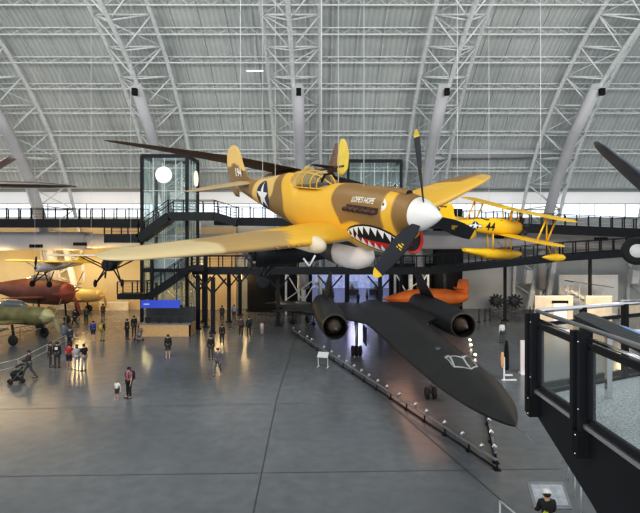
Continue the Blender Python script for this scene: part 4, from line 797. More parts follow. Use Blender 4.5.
for y in posts:
    m = MB(); m.bbox(lc(BX - .10, y - .035, BZ - .32), lc(BX + .02, y + .035, RZ - .03)); m.bbox(lc(BX - .12, y + .10, BZ - .32), lc(BX + .0, y + .17, RZ - .05)); po = m.build('post', K['black_steel'], b)
    m = MB(); m.bbox(lc(BX - .135, y - .045, BZ - .34), lc(BX + .01, y + .06, BZ - .04)); m.build('bracket', K['black_matte'], po)
    for z in (BZ - .30, BZ - .08, BZ + .22, RZ - .16): MB().ell(lc(BX - .137 if z < BZ else BX - .102, y, z), .012, 8, 6).build('bolt', K['chrome'], po)
for i in range(len(posts) - 1):
    y1, y0 = posts[i] - .10, posts[i + 1] + .22
    m = MB(); 
    for p, q in (((y0, BZ + .10), (y1, BZ + .10)), ((y0, RZ - .20), (y1, RZ - .20)), ((y0, BZ + .10), (y0, RZ - .2)), ((y1, BZ + .10), (y1, RZ - .2))): m.bar(lc(BX, *p), lc(BX, *q), .07, .07)
    fo = m.build('panel_frame', K['black_steel'], b)
    m = MB(); m.add([lc(BX, y0, BZ + .1), lc(BX, y1, BZ + .1), lc(BX, y1, RZ - .2), lc(BX, y0, RZ - .2)], [(0, 1, 2, 3)]); m.build('glass_pane', K['glass'], fo)
    m = MB(); m.tube(lc(BX + .0, y0 - .1, RZ - .12), lc(BX, y1 + .1, RZ - .12), .022, n=10); m.build('lower_rail', K['chrome'], b)
MB().tube(lc(BX, .6, RZ), lc(BX, BY1, RZ), .028, n=12).build('handrail', K['alu'], b)
MB().tube(lc(BX, BY1, RZ), lc(far.x, far.y, RZ), .035, n=12).build('handrail', K['chrome'], b)
nb = 4
for i in range(1, nb + 1):
    t = i / nb; p = cor.lerp(far, t); m = MB(); m.bar(lc(p.x, p.y, BZ), lc(p.x, p.y, RZ), .06, .12); m.build('post', K['black_steel'], b)
    p0 = cor.lerp(far, (i - 1) / nb + .02); p1 = cor.lerp(far, t - .02); m = MB(); m.add([lc(p0.x, p0.y, BZ + .1), lc(p1.x, p1.y, BZ + .1), lc(p1.x, p1.y, RZ - .2), lc(p0.x, p0.y, RZ - .2)], [(0, 1, 2, 3)]); m.build('glass_pane', K['glass'], b)
    MB().bar(lc(p0.x, p0.y, BZ + .08), lc(p1.x, p1.y, BZ + .08), .07).build('panel_frame', K['black_steel'], b); MB().bar(lc(p0.x, p0.y, RZ - .2), lc(p1.x, p1.y, RZ - .2), .05).build('panel_frame', K['black_steel'], b)
# inner rail on the far side of the deck
rz2 = 7.62; i0, i1 = V((4.4, 8.0, 0)), V((6.2, 7.6, 0))
m = MB(); m.tube((3.9, 7.2, rz2 - .15), (6.4, 7.5, rz2 - .15), .03, n=10)
for x in (4.0, 5.2, 6.3): m.bar((x, 7.2 + (x - 3.9) * .12, BZ), (x, 7.2 + (x - 3.9) * .12, rz2 - .15), .07, .07)
tag(m.build('inner_railing', K['chrome']), 'inner metal guard rail standing on the balcony deck', 'railing')
# reading panel leaning on the rail
rp = thing('reading_panel', 'long dark sloping reading panel with blue edge strip along the balcony rail', 'info panel', (BX + .13, 5.7, RZ + .035)); L2 = rp.location - V((.04, 0, .035))
A, B_, C, D = at(571, 318, 6.9), at(592, 317, 7.1), at(655, 345, 5.5), at(655, 360, 5.1); Bi = [p - L2 for p in (A, B_, C, D)]
m = MB(); m.prism([Bi[0], at(580, 314, 7.05) - L2, Bi[1], Bi[2], Bi[3]], (.02, 0, -.07)); m.build('panel_board', K['dark_grey'], rp)
m = MB(); m.prism([Bi[2].lerp(Bi[1], .45) + V((0, 0, .004)), Bi[2] + V((0, 0, .004)), Bi[2].lerp(Bi[3], .5) + V((0, 0, .004)), Bi[2].lerp(Bi[1], .45).lerp(Bi[0], .12) + V((0, 0, .004))], (0, 0, .012)); m.build('blue_strip', K['blue_trim'], rp)
m = MB()
for y in (5.2, 6.5): m.bar((BX + .16 - L2.x, y - L2.y, BZ - L2.z - .028), (BX + .2 - L2.x, y - L2.y, -.08), .06)
m.build('panel_support', K['black_steel'], rp)
# ---------------------------------------------------------------- barrier with floodlights around the black jet
P0, P1, P2 = fl(293, 334), fl(497, 470), fl(485, 410)
for nm, lab, p, q in (('barrier_rail', 'long low metal barrier rail along the left of the black jet', P0, P1), ('barrier_rail', 'short low barrier rail crossing under the black jet nose', P1.lerp(P2, .09), P2)):
    o = thing(nm, lab, 'barrier', p); q = q - p; z = V((0, 0, .36)); n = max(2, int(q.length / 1.7))
    m = MB(); m.bar(z, q + z, .10, .06); m.build('rail', K['mid_grey'], o); m = MB(); m.bar((0, 0, .05), q + V((0, 0, .05)), .07, .05); m.build('lower_rail', K['black_steel'], o)
    for k in range(n + 1): c = q * (k / n); m = MB(); m.bar(c, c + z, .06, .06); m.bbox(c - V((.12, .12, 0)), c + V((.12, .12, .03))); m.build('stanchion', K['black_steel'], o)
LPX = [(293, 331), (303, 338), (310, 343), (316, 346), (330, 354), (337, 359), (344, 364), (352, 369), (359, 374), (366, 379), (374, 384), (381, 390), (390, 396), (404, 404), (419, 415), (432, 422), (450, 434), (466, 446), (490, 458)]
ordn = 'first second third fourth fifth sixth seventh eighth ninth tenth eleventh twelfth thirteenth fourteenth fifteenth sixteenth seventeenth eighteenth nineteenth'.split()
dirb = (P1 - P0).normalized(); per = V((-dirb.y, dirb.x, 0)); per = per if per.x > 0 else -per
def flood(p, lab, aim, lit=False, hgt=.36):
    o = thing('floodlight', lab, 'floodlight', p, (0, 0, math.atan2(aim.y, aim.x)), 'floodlights of the jet barrier'); rot = Euler((0, -.5, 0)).to_matrix(); c = V((.02, 0, .22)); o.scale = (.72, .72, .72)
    m = MB(); m.lathe([(-.13, .03), (-.10, .09), (.08, .13), (.10, .13)], c, rot @ V((1, 0, 0)), 16); m.build('lamp_housing', K['alu'], o)
    m = MB(); m.lathe([(.095, .115), (.105, .115)], c, rot @ V((1, 0, 0)), 16); m.build('lamp_lens', K['lamp_warm'] if lit else K['lamp_white'], o)
    m = MB(); m.path([(0, -.15, .22), (0, -.15, .05), (0, .15, .05), (0, .15, .22)], .02); m.bar((0, 0, 0), (0, 0, .06), .05); m.build('bracket', K['mid_grey'], o)
for k, (px, py) in enumerate(LPX):
    p = fl(px, py); t = (p - P0).dot(dirb); p = P0 + dirb * max(.1, t) + V((0, 0, .39)); flood(p, '%s floodlight from the far end of the long jet barrier' % ordn[k], per, k in (0, 3, 18))
for k, t in enumerate((.12, .34, .56, .8)): flood(P1.lerp(P2, t) + V((0, 0, .39)), '%s floodlight from the corner on the short barrier under the nose' % ordn[k], V((-.8, .5, 0)), k in (1, 3))
for k, (px, py) in enumerate(((469, 337), (470, 342), (471, 347), (475, 357))): flood(fl(px, py) , '%s floor floodlight in the row beside the right engine' % ordn[k], V((-.2, -1, 0)), True)
ip = thing('reader_sign', 'small tilted information board on legs at the jet barrier', 'info panel', fl(323, 367)); ip.rotation_euler[2] = math.radians(-20); ip.scale = (.75, .75, .8)
MB().box((0, 0, 1.02), (1.0, .05, .6), Euler((-.9, 0, 0)).to_matrix()).build('board', K['steel_grey'], ip); m = MB()
for x in (-.45, .45): m.bar((x, .0, 0), (x, 0, .98), .05); m.bar((x, -.3, .02), (x, .3, .02), .05)
m.build('leg_frame', K['steel_light'], ip)
# ---------------------------------------------------------------- exhibits on the right side
def booth(name, lab, px0, px1, ytop, Y, matn, door=None):
    a, b = at(px0, ytop, Y), at(px1, ytop, Y); o = thing(name, lab, 'exhibit wall', ((a.x + b.x) / 2, Y, 0)); w = (b.x - a.x) / 2
    MB().bbox((-w, 0, 0), (w, .25, a.z)).build('panel', K[matn], o)
    MB().bbox((-w, -.03, a.z), (w, .28, a.z + .12)).build('top_cap', K['white_paint'], o)
    if door:
        x = at(door, 0, Y).x - o.location.x; MB().bbox((x - .65, -.06, 0), (x + .65, 0, a.z - .5)).build('doorway', K['white_added_glow'], o); MB().bbox((x - .8, -.10, a.z - .62), (x + .8, 0, a.z - .35)).build('door_head', K['black_matte'], o)
    return o
booth('exhibit_booth', 'warm lit white exhibit wall with a doorway right of the orange plane', 535, 573, 297, 52, 'panel_warm_glow', 560)
booth('exhibit_booth', 'second warm lit exhibit wall beside the metal stair tower', 586, 612, 297, 52, 'panel_warm_glow')
bo = booth('exhibit_booth', 'low cream exhibit wall with three dark prints at the right edge', 621, 648, 301, 57, 'panel_warm_glow')
for x, z, w_, h_ in ((-.9, 1.3, .5, .7), (-.1, 1.5, .7, .5), (.8, 1.2, .4, .8)): MB().box((x, -.02, z), (w_, .03, h_)).build('display_print', K['mid_grey'], bo)
booth('exhibit_backdrop', 'large plain white backdrop panel behind the stair tower', 559, 618, 276, 58, 'white_wall')
booth('exhibit_booth', 'warm lit gallery panel right of the support column at the left', 99, 128, 303, 61.6, 'panel_warm_glow'); booth('exhibit_booth', 'warm lit gallery panel beside the standing white duct leg', 64, 81, 303, 61.6, 'panel_warm_glow')
o = thing('stair_tower', 'grey metal access stair tower with a tilted roof among the exhibits', 'stairs', (at(585, 0, 54).x, 54, 0)); m = MB()
for x in (-1.8, -.6, 1.8):
    for y in (0, 1.6): m.bar((x, y, 0), (x, y, 3.6 if x < 1 else 3.0), .09)
for z in (1.2, 2.2, 3.0): m.bar((-1.8, 0, z), (-.6, 0, z), .07); m.bar((-1.8, 1.6, z), (-.6, 1.6, z), .07)
m.build('frame', K['steel_grey'], o); m = MB()
for k in range(10): m.box((-1.2 + k * .55, .8, 2.9 - k * .28), (.5, 1.3, .05))
m.bar((-1.4, .1, 3.1), (4.0, .1, .1), .08, .22); m.bar((-1.4, 1.5, 3.1), (4., 1.5, .1), .08, .22); m.build('steps', K['steel_light'], o)
m = MB(); m.box((.8, .8, 3.75), (4.2, 2.0, .1), Euler((0, .14, 0)).to_matrix()); m.build('roof_sheet', K['mid_grey'], o)
o = thing('notice_board', 'tall narrow white freestanding notice board near the balcony corner', 'board', fl(525, 374)); m = MB(); m.bbox((-.30, -.06, .10), (.30, .06, 2.15)); m.build('board', mat('pink_white', (.78, .68, .66), .6, var=.04), o); m = MB(); m.bbox((-.34, -.25, 0), (.34, .25, .10)); m.build('foot', K['white_paint'], o)
o = thing('mannequin_stand', 'slim white stand holding an orange and black figure panel, beside the jet nose', 'display stand', fl(504, 380)); m = MB(); m.bar((0, 0, 0), (0, 0, 1.4), .09); m.bbox((-.15, -.1, 0), (.75, .1, .04)); m.bbox((0, -.1, .28), (.5, .08, .34)); m.build('stand', K['white_paint'], o)
m = MB(); m.loft([[V((-.12 + w * math.cos(a), -.05 + .06 * math.sin(a), z)) for a in [2 * PI * k / 12 for k in range(12)]] for z, w in ((.75, .03), (.85, .10), (1.3, .12), (1.6, .10), (1.72, .05))]); m.build('orange_panel', mat('pale_orange', (.72, .40, .22), .5), o)
m = MB(); m.loft([[V((.16 + w * math.cos(a), .02 + .06 * math.sin(a), z)) for a in [2 * PI * k / 12 for k in range(12)]] for z, w in ((.6, .12), (.8, .16), (1.7, .14), (2.1, .12), (2.4, .06))]); m.build('black_panel', K['black_matte'], o)
for k, (px, lab) in enumerate(((479, 'thin black queue post nearest the orange plane tail'), (485, 'second thin black queue post from the orange plane'), (490, 'third thin black queue post from the orange plane'), (530, 'thin black queue post in front of the exhibit booth'))):
    o = thing('queue_post', lab, 'post', fl(px, 322 - k), 0, 'queue posts'); m = MB(); m.lathe([(0, .20), (.03, .2), (.06, .04)], n=16); m.build('base', K['black_steel'], o); MB().tube((0, 0, .05), (0, 0, 1.3), .05, n=10).build('pole', K['black_steel'], o)
for px, lab in ((530, 'white fabric box hanging on the wall above the exhibit booth'), (636, 'white fabric box hanging on the wall at the right edge')):
    c = at(px, 277, 60.5); o = thing('hanging_box', lab, 'box', c); m = MB(); m.prism([(-.5, 0, -.8), (.35, 0, -.7), (.5, 0, .7), (-.35, 0, .8)], (0, .8, 0)); m.build('cover', K['white_wall'], o); MB().bar((0, .4, .7), (0, 2.4, 1.6), .08).build('arm', K['steel_grey'], o)
for (px, py, lab) in ((318, 80, 0),): pass
o = thing('hanging_light', 'small white strip light hanging below the roof purlins', 'lamp', at(255, 71, 44)); MB().box((0, 0, 0), (1.4, .16, .06)).build('lamp_body', K['lamp_white'], o); m = MB(); m.tube((0, 0, .05), (0, 0, 3.), .02); m.build('rod', K['steel_light'], o)
# handrail of the ground barrier at the left and lower right
def ground_rail(lab, pts, n=1):
    o = thing('floor_railing', lab, 'railing', pts[0]); pts = [p - pts[0] for p in pts]; m = MB()
    for h in (.95, .5): m.path([p + V((0, 0, h)) for p in pts], .03)
    m.build('rail', K['steel_grey'], o)
    for a, b_ in zip(pts, pts[1:]):
        k = max(1, int((b_ - a).length / 2.2))
        for i in range(k + 1): c = a.lerp(b_, i / k); MB().tube(c, c + V((0, 0, .95)), .03).build('stanchion', K['steel_grey'], o)
ground_rail('thin grey floor railing at the left beside the stroller', [fl(-20, 384), fl(18, 374), fl(47, 358), fl(66, 347)])
ground_rail('thin grey floor railing around the gallery aircraft at the left', [fl(-10, 345), fl(20, 338), fl(46, 333), fl(66, 326)])
ground_rail('thin grey floor railing in front of the tilted map board', [fl(500, 533), fl(520, 552), fl(592, 552)])
gw = thing('glass_barrier', 'row of thin grey barrier posts running back past the balcony', 'barrier', fl(545, 412)); m = MB()
for k in range(7):
    c = fl(545 + k * 6, 412 + k * 17) - gw.location; MB().tube(c, c + V((0, 0, 1.05)), .025).build('barrier_post', K['steel_grey'], gw)
tb = thing('map_board', 'tilted white map board with dark frame in front of the capped person', 'info panel', (at(549, 0, 15.6).x, 15.6, 0)); R_ = Euler((.75, 0, 0)).to_matrix(); m = MB(); m.box((0, 0, 1.02), (1.12, .78, .06), R_); m.build('board_frame', K['mid_grey'], tb); m = MB(); m.box(V((0, 0, 1.02)) + R_ @ V((0, 0, .035)), (.94, .6, .012), R_); m.build('map_sheet', K['screen'], tb); m = MB(); m.bar((0, .1, 0), (0, 0, 1.0), .1); m.bbox((-.3, -.2, 0), (.3, .3, .04)); m.build('pedestal', K['mid_grey'], tb)
# ---------------------------------------------------------------- people
PM = {}
def cm(c, r=.75):
    k = tuple(round(x, 3) for x in c)
    if k not in PM: PM[k] = mat('cloth_%d' % len(PM), c, r, var=.12, scale=9)
    return PM[k]
SKIN = [(.55, .33, .24), (.42, .25, .17), (.62, .42, .32)]
def skinned(vs, es, rad, root=0, sub=1):
    me = bpy.data.meshes.new('tmp'); me.from_pydata(vs, es, []); o = bpy.data.objects.new('tmp', me); COL.objects.link(o)
    md = o.modifiers.new('s', 'SKIN'); sv = me.skin_vertices[0].data if me.skin_vertices else None
    if sv is None:
        bm = bmesh.new(); bm.from_mesh(me); bm.verts.layers.skin.verify(); bm.to_mesh(me); bm.free(); sv = me.skin_vertices[0].data
    for i, r in enumerate(rad): sv[i].radius = r if hasattr(r, '__len__') else (r, r); sv[i].use_root = (i == root)
    s = o.modifiers.new('u', 'SUBSURF'); s.levels = s.render_levels = sub
    dg = bpy.context.evaluated_depsgraph_get(); dg.update(); ev = bpy.data.meshes.new_from_object(o.evaluated_get(dg))
    out = ([v.co.copy() for v in ev.vertices], [tuple(p.vertices) for p in ev.polygons])
    bpy.data.objects.remove(o); bpy.data.meshes.remove(ev); return out
def person(label, loc, yaw, top, legs, hair=(.03, .02, .015), h=1.72, pose='stand', shorts=False, arms=(.08, .08), reach=(0, 0), bag=None, cap=None, group='visitors', skin=0, stride=.0, sleeve=True, emblem=None, dress=False):
    """facing +y before yaw; reach = forward swing of each arm in radians"""
    o = thing('person', label, 'person', loc, (0, 0, yaw), group); s = h / 1.72
    st = stride if pose == 'walk' else .0
    Vv = lambda x, y, z: V((x, y, z)) * s
    hipz, shz = .90, 1.40; J = {}
    J['pel'] = Vv(0, 0, .95); J['sp'] = Vv(0, .0, 1.12); J['ch'] = Vv(0, .01, 1.32); J['nk'] = Vv(0, .01, 1.47); J['hd'] = Vv(0, .03, 1.57); J['ht'] = Vv(0, .035, 1.665)
    for i, sd in enumerate((-1, 1)):
        f = st * (1 if i else -1); J['hip%d' % i] = Vv(sd * .10, 0, .90); J['kn%d' % i] = Vv(sd * .105, f * .26 + (.05 if st else .02), .50); J['an%d' % i] = Vv(sd * .11, f * .48 - (.03 if f < 0 else 0), .09 + (.05 if f < 0 else 0)); J['to%d' % i] = J['an%d' % i] + Vv(sd * .02, .15, -.05)
        a = arms[i]; r = reach[i] - (f * .5 if not reach[i] else 0)
        J['sh%d' % i] = Vv(sd * .175, 0, 1.40); d1 = V((sd * math.sin(a), math.sin(r * .6) * math.cos(a), -math.cos(r * .6) * math.cos(a))); J['el%d' % i] = J['sh%d' % i] + d1 * .30 * s
        r2 = r * 1.5 + .25; d2 = V((sd * math.sin(a) * .4, math.sin(r2), -math.cos(r2))).normalized(); J['wr%d' % i] = J['el%d' % i] + d2 * .26 * s; J['ha%d' % i] = J['wr%d' % i] + d2 * .085 * s; J['d%d' % i] = d2
    names = ['pel', 'sp', 'ch', 'nk', 'hd', 'ht'] + [k + i for i in '01' for k in ('sh', 'el', 'wr', 'ha', 'hip', 'kn', 'an', 'to')]
    rd = {'pel': .125, 'sp': .115, 'ch': .13, 'nk': .052, 'hd': .098, 'ht': .075, 'sh': .062, 'el': .045, 'wr': .028, 'ha': .038, 'hip': .088, 'kn': .058, 'an': .04, 'to': .035}
    ix = {n: i for i, n in enumerate(names)}; E_ = [('pel', 'sp'), ('sp', 'ch'), ('ch', 'nk'), ('nk', 'hd'), ('hd', 'ht')]
    for i in '01': E_ += [('ch', 'sh' + i), ('sh' + i, 'el' + i), ('el' + i, 'wr' + i), ('wr' + i, 'ha' + i), ('pel', 'hip' + i), ('hip' + i, 'kn' + i), ('kn' + i, 'an' + i), ('an' + i, 'to' + i)]
    vs, fs = skinned([J[n] for n in names], [(ix[a], ix[b]) for a, b in E_], [rd[n.rstrip('01')] * s for n in names])
    body = MB(); body.add(vs, fs, 0, True)
    for i, sd in enumerate((-1, 1)):      # fingers and thumb
        d = J['d%d' % i]; b0 = J['ha%d' % i] + d * .02 * s; fw = V((0, 1, 0)) - d * d.y; fw.normalize(); inn = V((-sd, 0, 0))
        for k, ln in enumerate((.070, .078, .072, .055)):
            p = b0 + fw * (.027 - .018 * k) * s; q = p + d * ln * .55 * s; body.path([p, q, q + (d * .7 + inn * .5).normalized() * ln * .45 * s], [.0095 * s, .0085 * s, .006 * s], 5)
        p = J['wr%d' % i] + d * .04 * s + fw * .03 * s; body.path([p, p + (d + fw).normalized() * .04 * s, p + (d * 1.3 + fw * .6).normalized() * .07 * s], [.011 * s, .010 * s, .007 * s], 5)
    hd = J['hd']; body.ell(hd + Vv(0, .098, .005), (.014 * s, .022 * s, .024 * s), 8, 6)
    for sd in (-1, 1): body.ell(hd + Vv(sd * .098, -.005, .01), (.012 * s, .022 * s, .034 * s), 8, 6); body.ell(hd + Vv(sd * .035, .085, .035), (.014 * s, .010 * s, .009 * s), 8, 6, mi=1)
    body.ell(hd + Vv(0, .088, -.045), (.026 * s, .010 * s, .008 * s), 8, 5, mi=2)
    body.build('body', [cm(SKIN[skin], .5), K['black'], cm((.45, .15, .13))], o)
    # shirt
    g = 1.16; n2 = ['pel', 'sp', 'ch', 'nk', 'sh0', 'sh1', 'el0', 'el1'] + (['wr0', 'wr1'] if sleeve else []); i2 = {n: i for i, n in enumerate(n2)}
    P2 = {n: J[n].copy() for n in n2}; P2['pel'] = P2['pel'] - Vv(0, 0, .03); P2['nk'] = P2['nk'] - Vv(0, 0, .012)
    e2 = [('pel', 'sp'), ('sp', 'ch'), ('ch', 'nk'), ('ch', 'sh0'), ('ch', 'sh1'), ('sh0', 'el0'), ('sh1', 'el1')] + ([('el0', 'wr0'), ('el1', 'wr1')] if sleeve else [])
    if not sleeve:
        for i in '01': P2['el' + i] = J['sh' + i].lerp(J['el' + i], .75)
    rr = {'pel': .150, 'sp': .142, 'ch': .152, 'nk': .066, 'sh': .082, 'el': .064, 'wr': .046}
    vs, fs = skinned([P2[n] for n in n2], [(i2[a], i2[b]) for a, b in e2], [rr[n.rstrip('01')] * s for n in n2], 0); m = MB(); m.add(vs, fs, 0, True); sh = m.build('jacket' if sleeve else 'shirt', cm(top), o)
    if emblem: m = MB(); m.box(J['ch'] + Vv(0, -.168, -.03), (.17 * s, .02, .17 * s)); m.build('emblem', cm(emblem), sh)
    n3 = ['pel', 'hip0', 'hip1', 'kn0', 'kn1'] + ([] if shorts else ['an0', 'an1']); i3 = {n: i for i, n in enumerate(n3)}; e3 = [('pel', 'hip0'), ('pel', 'hip1'), ('hip0', 'kn0'), ('hip1', 'kn1')] + ([] if shorts else [('kn0', 'an0'), ('kn1', 'an1')])
    rr = {'pel': .142, 'hip': .106, 'kn': .076, 'an': .058}
    vs, fs = skinned([J[n] for n in n3], [(i3[a], i3[b]) for a, b in e3], [rr[n.rstrip('01')] * s for n in n3], 0); m = MB(); m.add(vs, fs, 0, True); m.build('shorts' if shorts else 'trousers', cm(legs), o)
    for i in '01':
        m = MB(); a, t = J['an' + i], J['to' + i]; d = (t - a); d.z = 0; d.normalize(); zb = min(a.z, t.z) - .04 * s; sd = V((-d.y, d.x, 0))
        m.loft([[V((a.x, a.y, zb)) + d * l * s + sd * w * math.cos(q) * s + V((0, 0, hh * s * (.5 + .5 * math.sin(q)))) for q in [2 * PI * k / 12 for k in range(12)]] for l, w, hh in ((-.07, .03, .06), (-.04, .045, .085), (.06, .046, .085), (.14, .048, .06), (.20, .03, .035))]); m.build('shoe', cm((.03, .03, .035)) if shorts is False else cm((.5, .5, .5)), o)
    if cap:
        m = MB(); m.ell(hd + Vv(0, .0, .065), (.118 * s, .125 * s, .085 * s), 16, 9); m.loft([[hd + Vv(w * math.cos(q), .06 + l * abs(math.sin(q)), .055 + dz) for q in [PI * k / 12 for k in range(13)]] for w, l, dz in ((.09, .15, 0), (.09, .15, .012))], 0); m.build('cap', cm(cap), o)
    m = MB(); m.ell(hd + Vv(0, -.022, .04), (.108 * s, .112 * s, .098 * s), 16, 9)
    if dress: m.ell(hd + Vv(0, -.07, -.07), (.09 * s, .06 * s, .13 * s), 12, 8)
    m.build('hair', cm(hair, .6), o)
    if bag:
        kind, c = bag
        if kind == 'small': m = MB(); m.loft([[J['ch'] + Vv(-.08 + w * math.cos(q), -.20 + .06 * math.sin(q), z) for q in [2 * PI * k / 16 for k in range(16)]] for z, w in ((-.32, .05), (-.29, .09), (-.16, .10), (-.10, .05))]); m.build('bag', cm(c), sh); m = MB(); m.path([J['ch'] + Vv(-.08, -.19, -.1), J['ch'] + Vv(.05, -.17, .08), J['ch'] + Vv(.10, 0, .16), J['ch'] + Vv(.05, .16, .0)], .012); m.build('bag_strap', cm(BLK), sh)
        if kind == 'back':
            m = MB(); m.loft([[J['ch'] + Vv(w * math.copysign(abs(math.cos(q)) ** .5, math.cos(q)), -.24 + d * math.copysign(abs(math.sin(q)) ** .5, math.sin(q)), z) for q in [2 * PI * k / 20 for k in range(20)]] for z, w, d in ((-.34, .10, .05), (-.31, .15, .09), (-.1, .16, .10), (.06, .14, .08), (.11, .08, .04))]); m.build('backpack', cm(c), sh)
            for sd in (-1, 1): m = MB(); m.path([J['ch'] + Vv(sd * .10, -.16, -.25), J['ch'] + Vv(sd * .13, -.16, .08), J['ch'] + Vv(sd * .13, 0, .155), J['ch'] + Vv(sd * .13, .16, .05), J['ch'] + Vv(sd * .12, .1, -.22)], .02 * s); m.build('backpack_strap', cm(c), sh)
    return o
def ppl(px, py, label, face, top, legs, **k): return person(label, fl(px, py), math.radians(face), top, legs, **k)
BLK, DGR, NVY, GRY, KHK, JEAN = (.015, .015, .018), (.05, .05, .055), (.02, .03, .07), (.25, .26, .27), (.35, .27, .16), (.05, .075, .14)
ppl(129, 398, 'woman in mauve top and black trousers holding a child by the hand', 150, (.36, .15, .20), BLK, hair=(.02, .01, .01), bag=('back', (.03, .03, .04)), dress=True, arms=(.08, .28), sleeve=False)
ppl(117, 400, 'small child in white top standing hand in hand with the woman in mauve', 160, (.72, .74, .72), DGR, h=1.08, hair=(.25, .16, .08), arms=(.7, .1), sleeve=False, shorts=True)
ppl(29, 379, 'man in dark grey jacket pushing a stroller by the floor railing', 130, DGR, (.12, .11, .10), pose='walk', stride=.7, reach=(.7, .7), h=1.8)
ppl(57, 368, 'person in black top with white emblem on the back, in the railing group', 10, BLK, DGR, h=1.78, emblem=(.7, .7, .7))
ppl(50, 367, 'person in dark clothes standing left of the white-emblem top', -60, (.03, .035, .03), DGR, h=1.72)
ppl(69, 369, 'person in bright red top and dark shorts in the group by the railing', 0, (.42, .025, .03), (.03, .03, .05), h=1.72, shorts=True, sleeve=False)
ppl(70, 349, 'person in navy jacket standing behind the red-topped visitor', 170, NVY, BLK, h=1.72)
ppl(77, 370, 'woman in light grey outfit standing beside the red-topped visitor', 30, (.42, .41, .42), (.45, .44, .45), hair=(.12, .07, .04), dress=True)
ppl(84, 371, 'man in black T-shirt and grey trousers at the right of the railing group', 60, BLK, (.32, .31, .30), h=1.8, sleeve=False)
ppl(64, 344, 'person in grey-blue clothes leaning on the far floor railing', 40, (.14, .17, .20), (.12, .14, .17))
ppl(43, 328, 'person in a bright pink top beside the gallery aircraft', 0, (.62, .12, .20), DGR, sleeve=False)
ppl(75, 327, 'person in black walking in front of the gallery panels', 90, BLK, BLK, pose='walk', stride=.8)
ppl(86, 324, 'person in dark clothes close to the gallery panel beside the duct leg', 0, DGR, BLK)
ppl(103, 320, 'distant person in brown standing before the warm lit gallery panel', 0, (.10, .06, .03), DGR)
ppl(93, 341, 'person in a blue jacket and shorts standing side by side with another', 5, (.03, .05, .22), NVY, shorts=True)
ppl(102, 341, 'person in black with yellow bag standing next to the blue jacket', -5, BLK, (.30, .25, .12), bag=('back', (.45, .35, .06)))
ppl(127, 339, 'person in black bending over near the information desk', -30, BLK, BLK, h=1.75)
ppl(134, 336, 'tall person in black next to the stroller by the information desk', 30, BLK, DGR, h=1.82)
ppl(168, 358, 'person in dark top and shorts alone in front of the information desk', 20, BLK, (.04, .04, .05), shorts=True)
ppl(211, 360, 'man in black standing behind the grey-clothed visitor', 10, BLK, DGR, h=1.8)
ppl(222, 345, 'person in black with arms at sides beneath the lower walkway', 0, BLK, BLK)
ppl(218, 375, 'visitor in grey jacket and grey trousers walking away at centre', 170, (.12, .125, .14), (.13, .13, .15), pose='walk', stride=.5, h=1.75)
ppl(222, 322, 'distant person in dark clothes between the walkway columns', 0, DGR, BLK)
ppl(234, 321, 'distant person in pale blue jacket between the walkway columns', 0, (.28, .36, .50), DGR)
ppl(241, 336, 'left one of two dark-clothed people under the walkway, in brown', 0, (.08, .05, .04), BLK)
ppl(249, 337, 'broad man in black coat carrying a bag under the walkway', 20, BLK, BLK, h=1.82, bag=('back', BLK))
ppl(262, 335, 'child in pale pink top standing near the black partition', 0, (.55, .42, .42), (.4, .35, .33), h=1.2, sleeve=False)
ppl(502, 343, 'man in white shirt and grey trousers alone on the right floor', 10, (.80, .80, .80), (.10, .10, .11), h=1.75)
o = person('person in black jacket and white cap with a yellow-green bag, at the bottom edge', (at(547, 0, 14.4).x, 14.4, 0), math.radians(-8), BLK, (.03, .03, .035), cap=(.72, .70, .66), h=1.78, bag=('small', (.42, .48, .03)), reach=(.6, .6))
for k, (px, c) in enumerate(((324, (.02, .02, .03)), (333, (.10, .05, .05)), (347, (.02, .03, .06)), (358, (.03, .03, .03)), (367, (.15, .15, .18)), (377, (.02, .02, .02)))):
    person('%s visitor from the left inside the bright doorway' % ordn[k], (at(px, 0, 66 + 2.2 * (k % 3)).x, 66 + 2.2 * (k % 3), 0), k * 1.3, c, BLK, h=1.7 + .04 * (k % 3), group='visitors in the doorway')
for px, lab in ((327, 'left dark exhibit case beyond the bright doorway'), (352, 'middle dark exhibit case beyond the bright doorway'), (376, 'right dark exhibit case beyond the bright doorway')):
    o = thing('exhibit_case', lab, 'case', (at(px, 0, 78).x, 78, 0)); MB().bbox((-1, -.4, 0), (1, .4, .8)).build('plinth', K['dark_grey'], o); MB().bbox((-.9, -.35, .8), (.9, .35, 2.0)).build('glass_box', K['tower_glass'], o); m = MB(); m.lathe([(0, .3), (.3, .35), (.6, .1), (.9, .05)], (0, 0, .8)); m.build('exhibit', K['orange'], o)
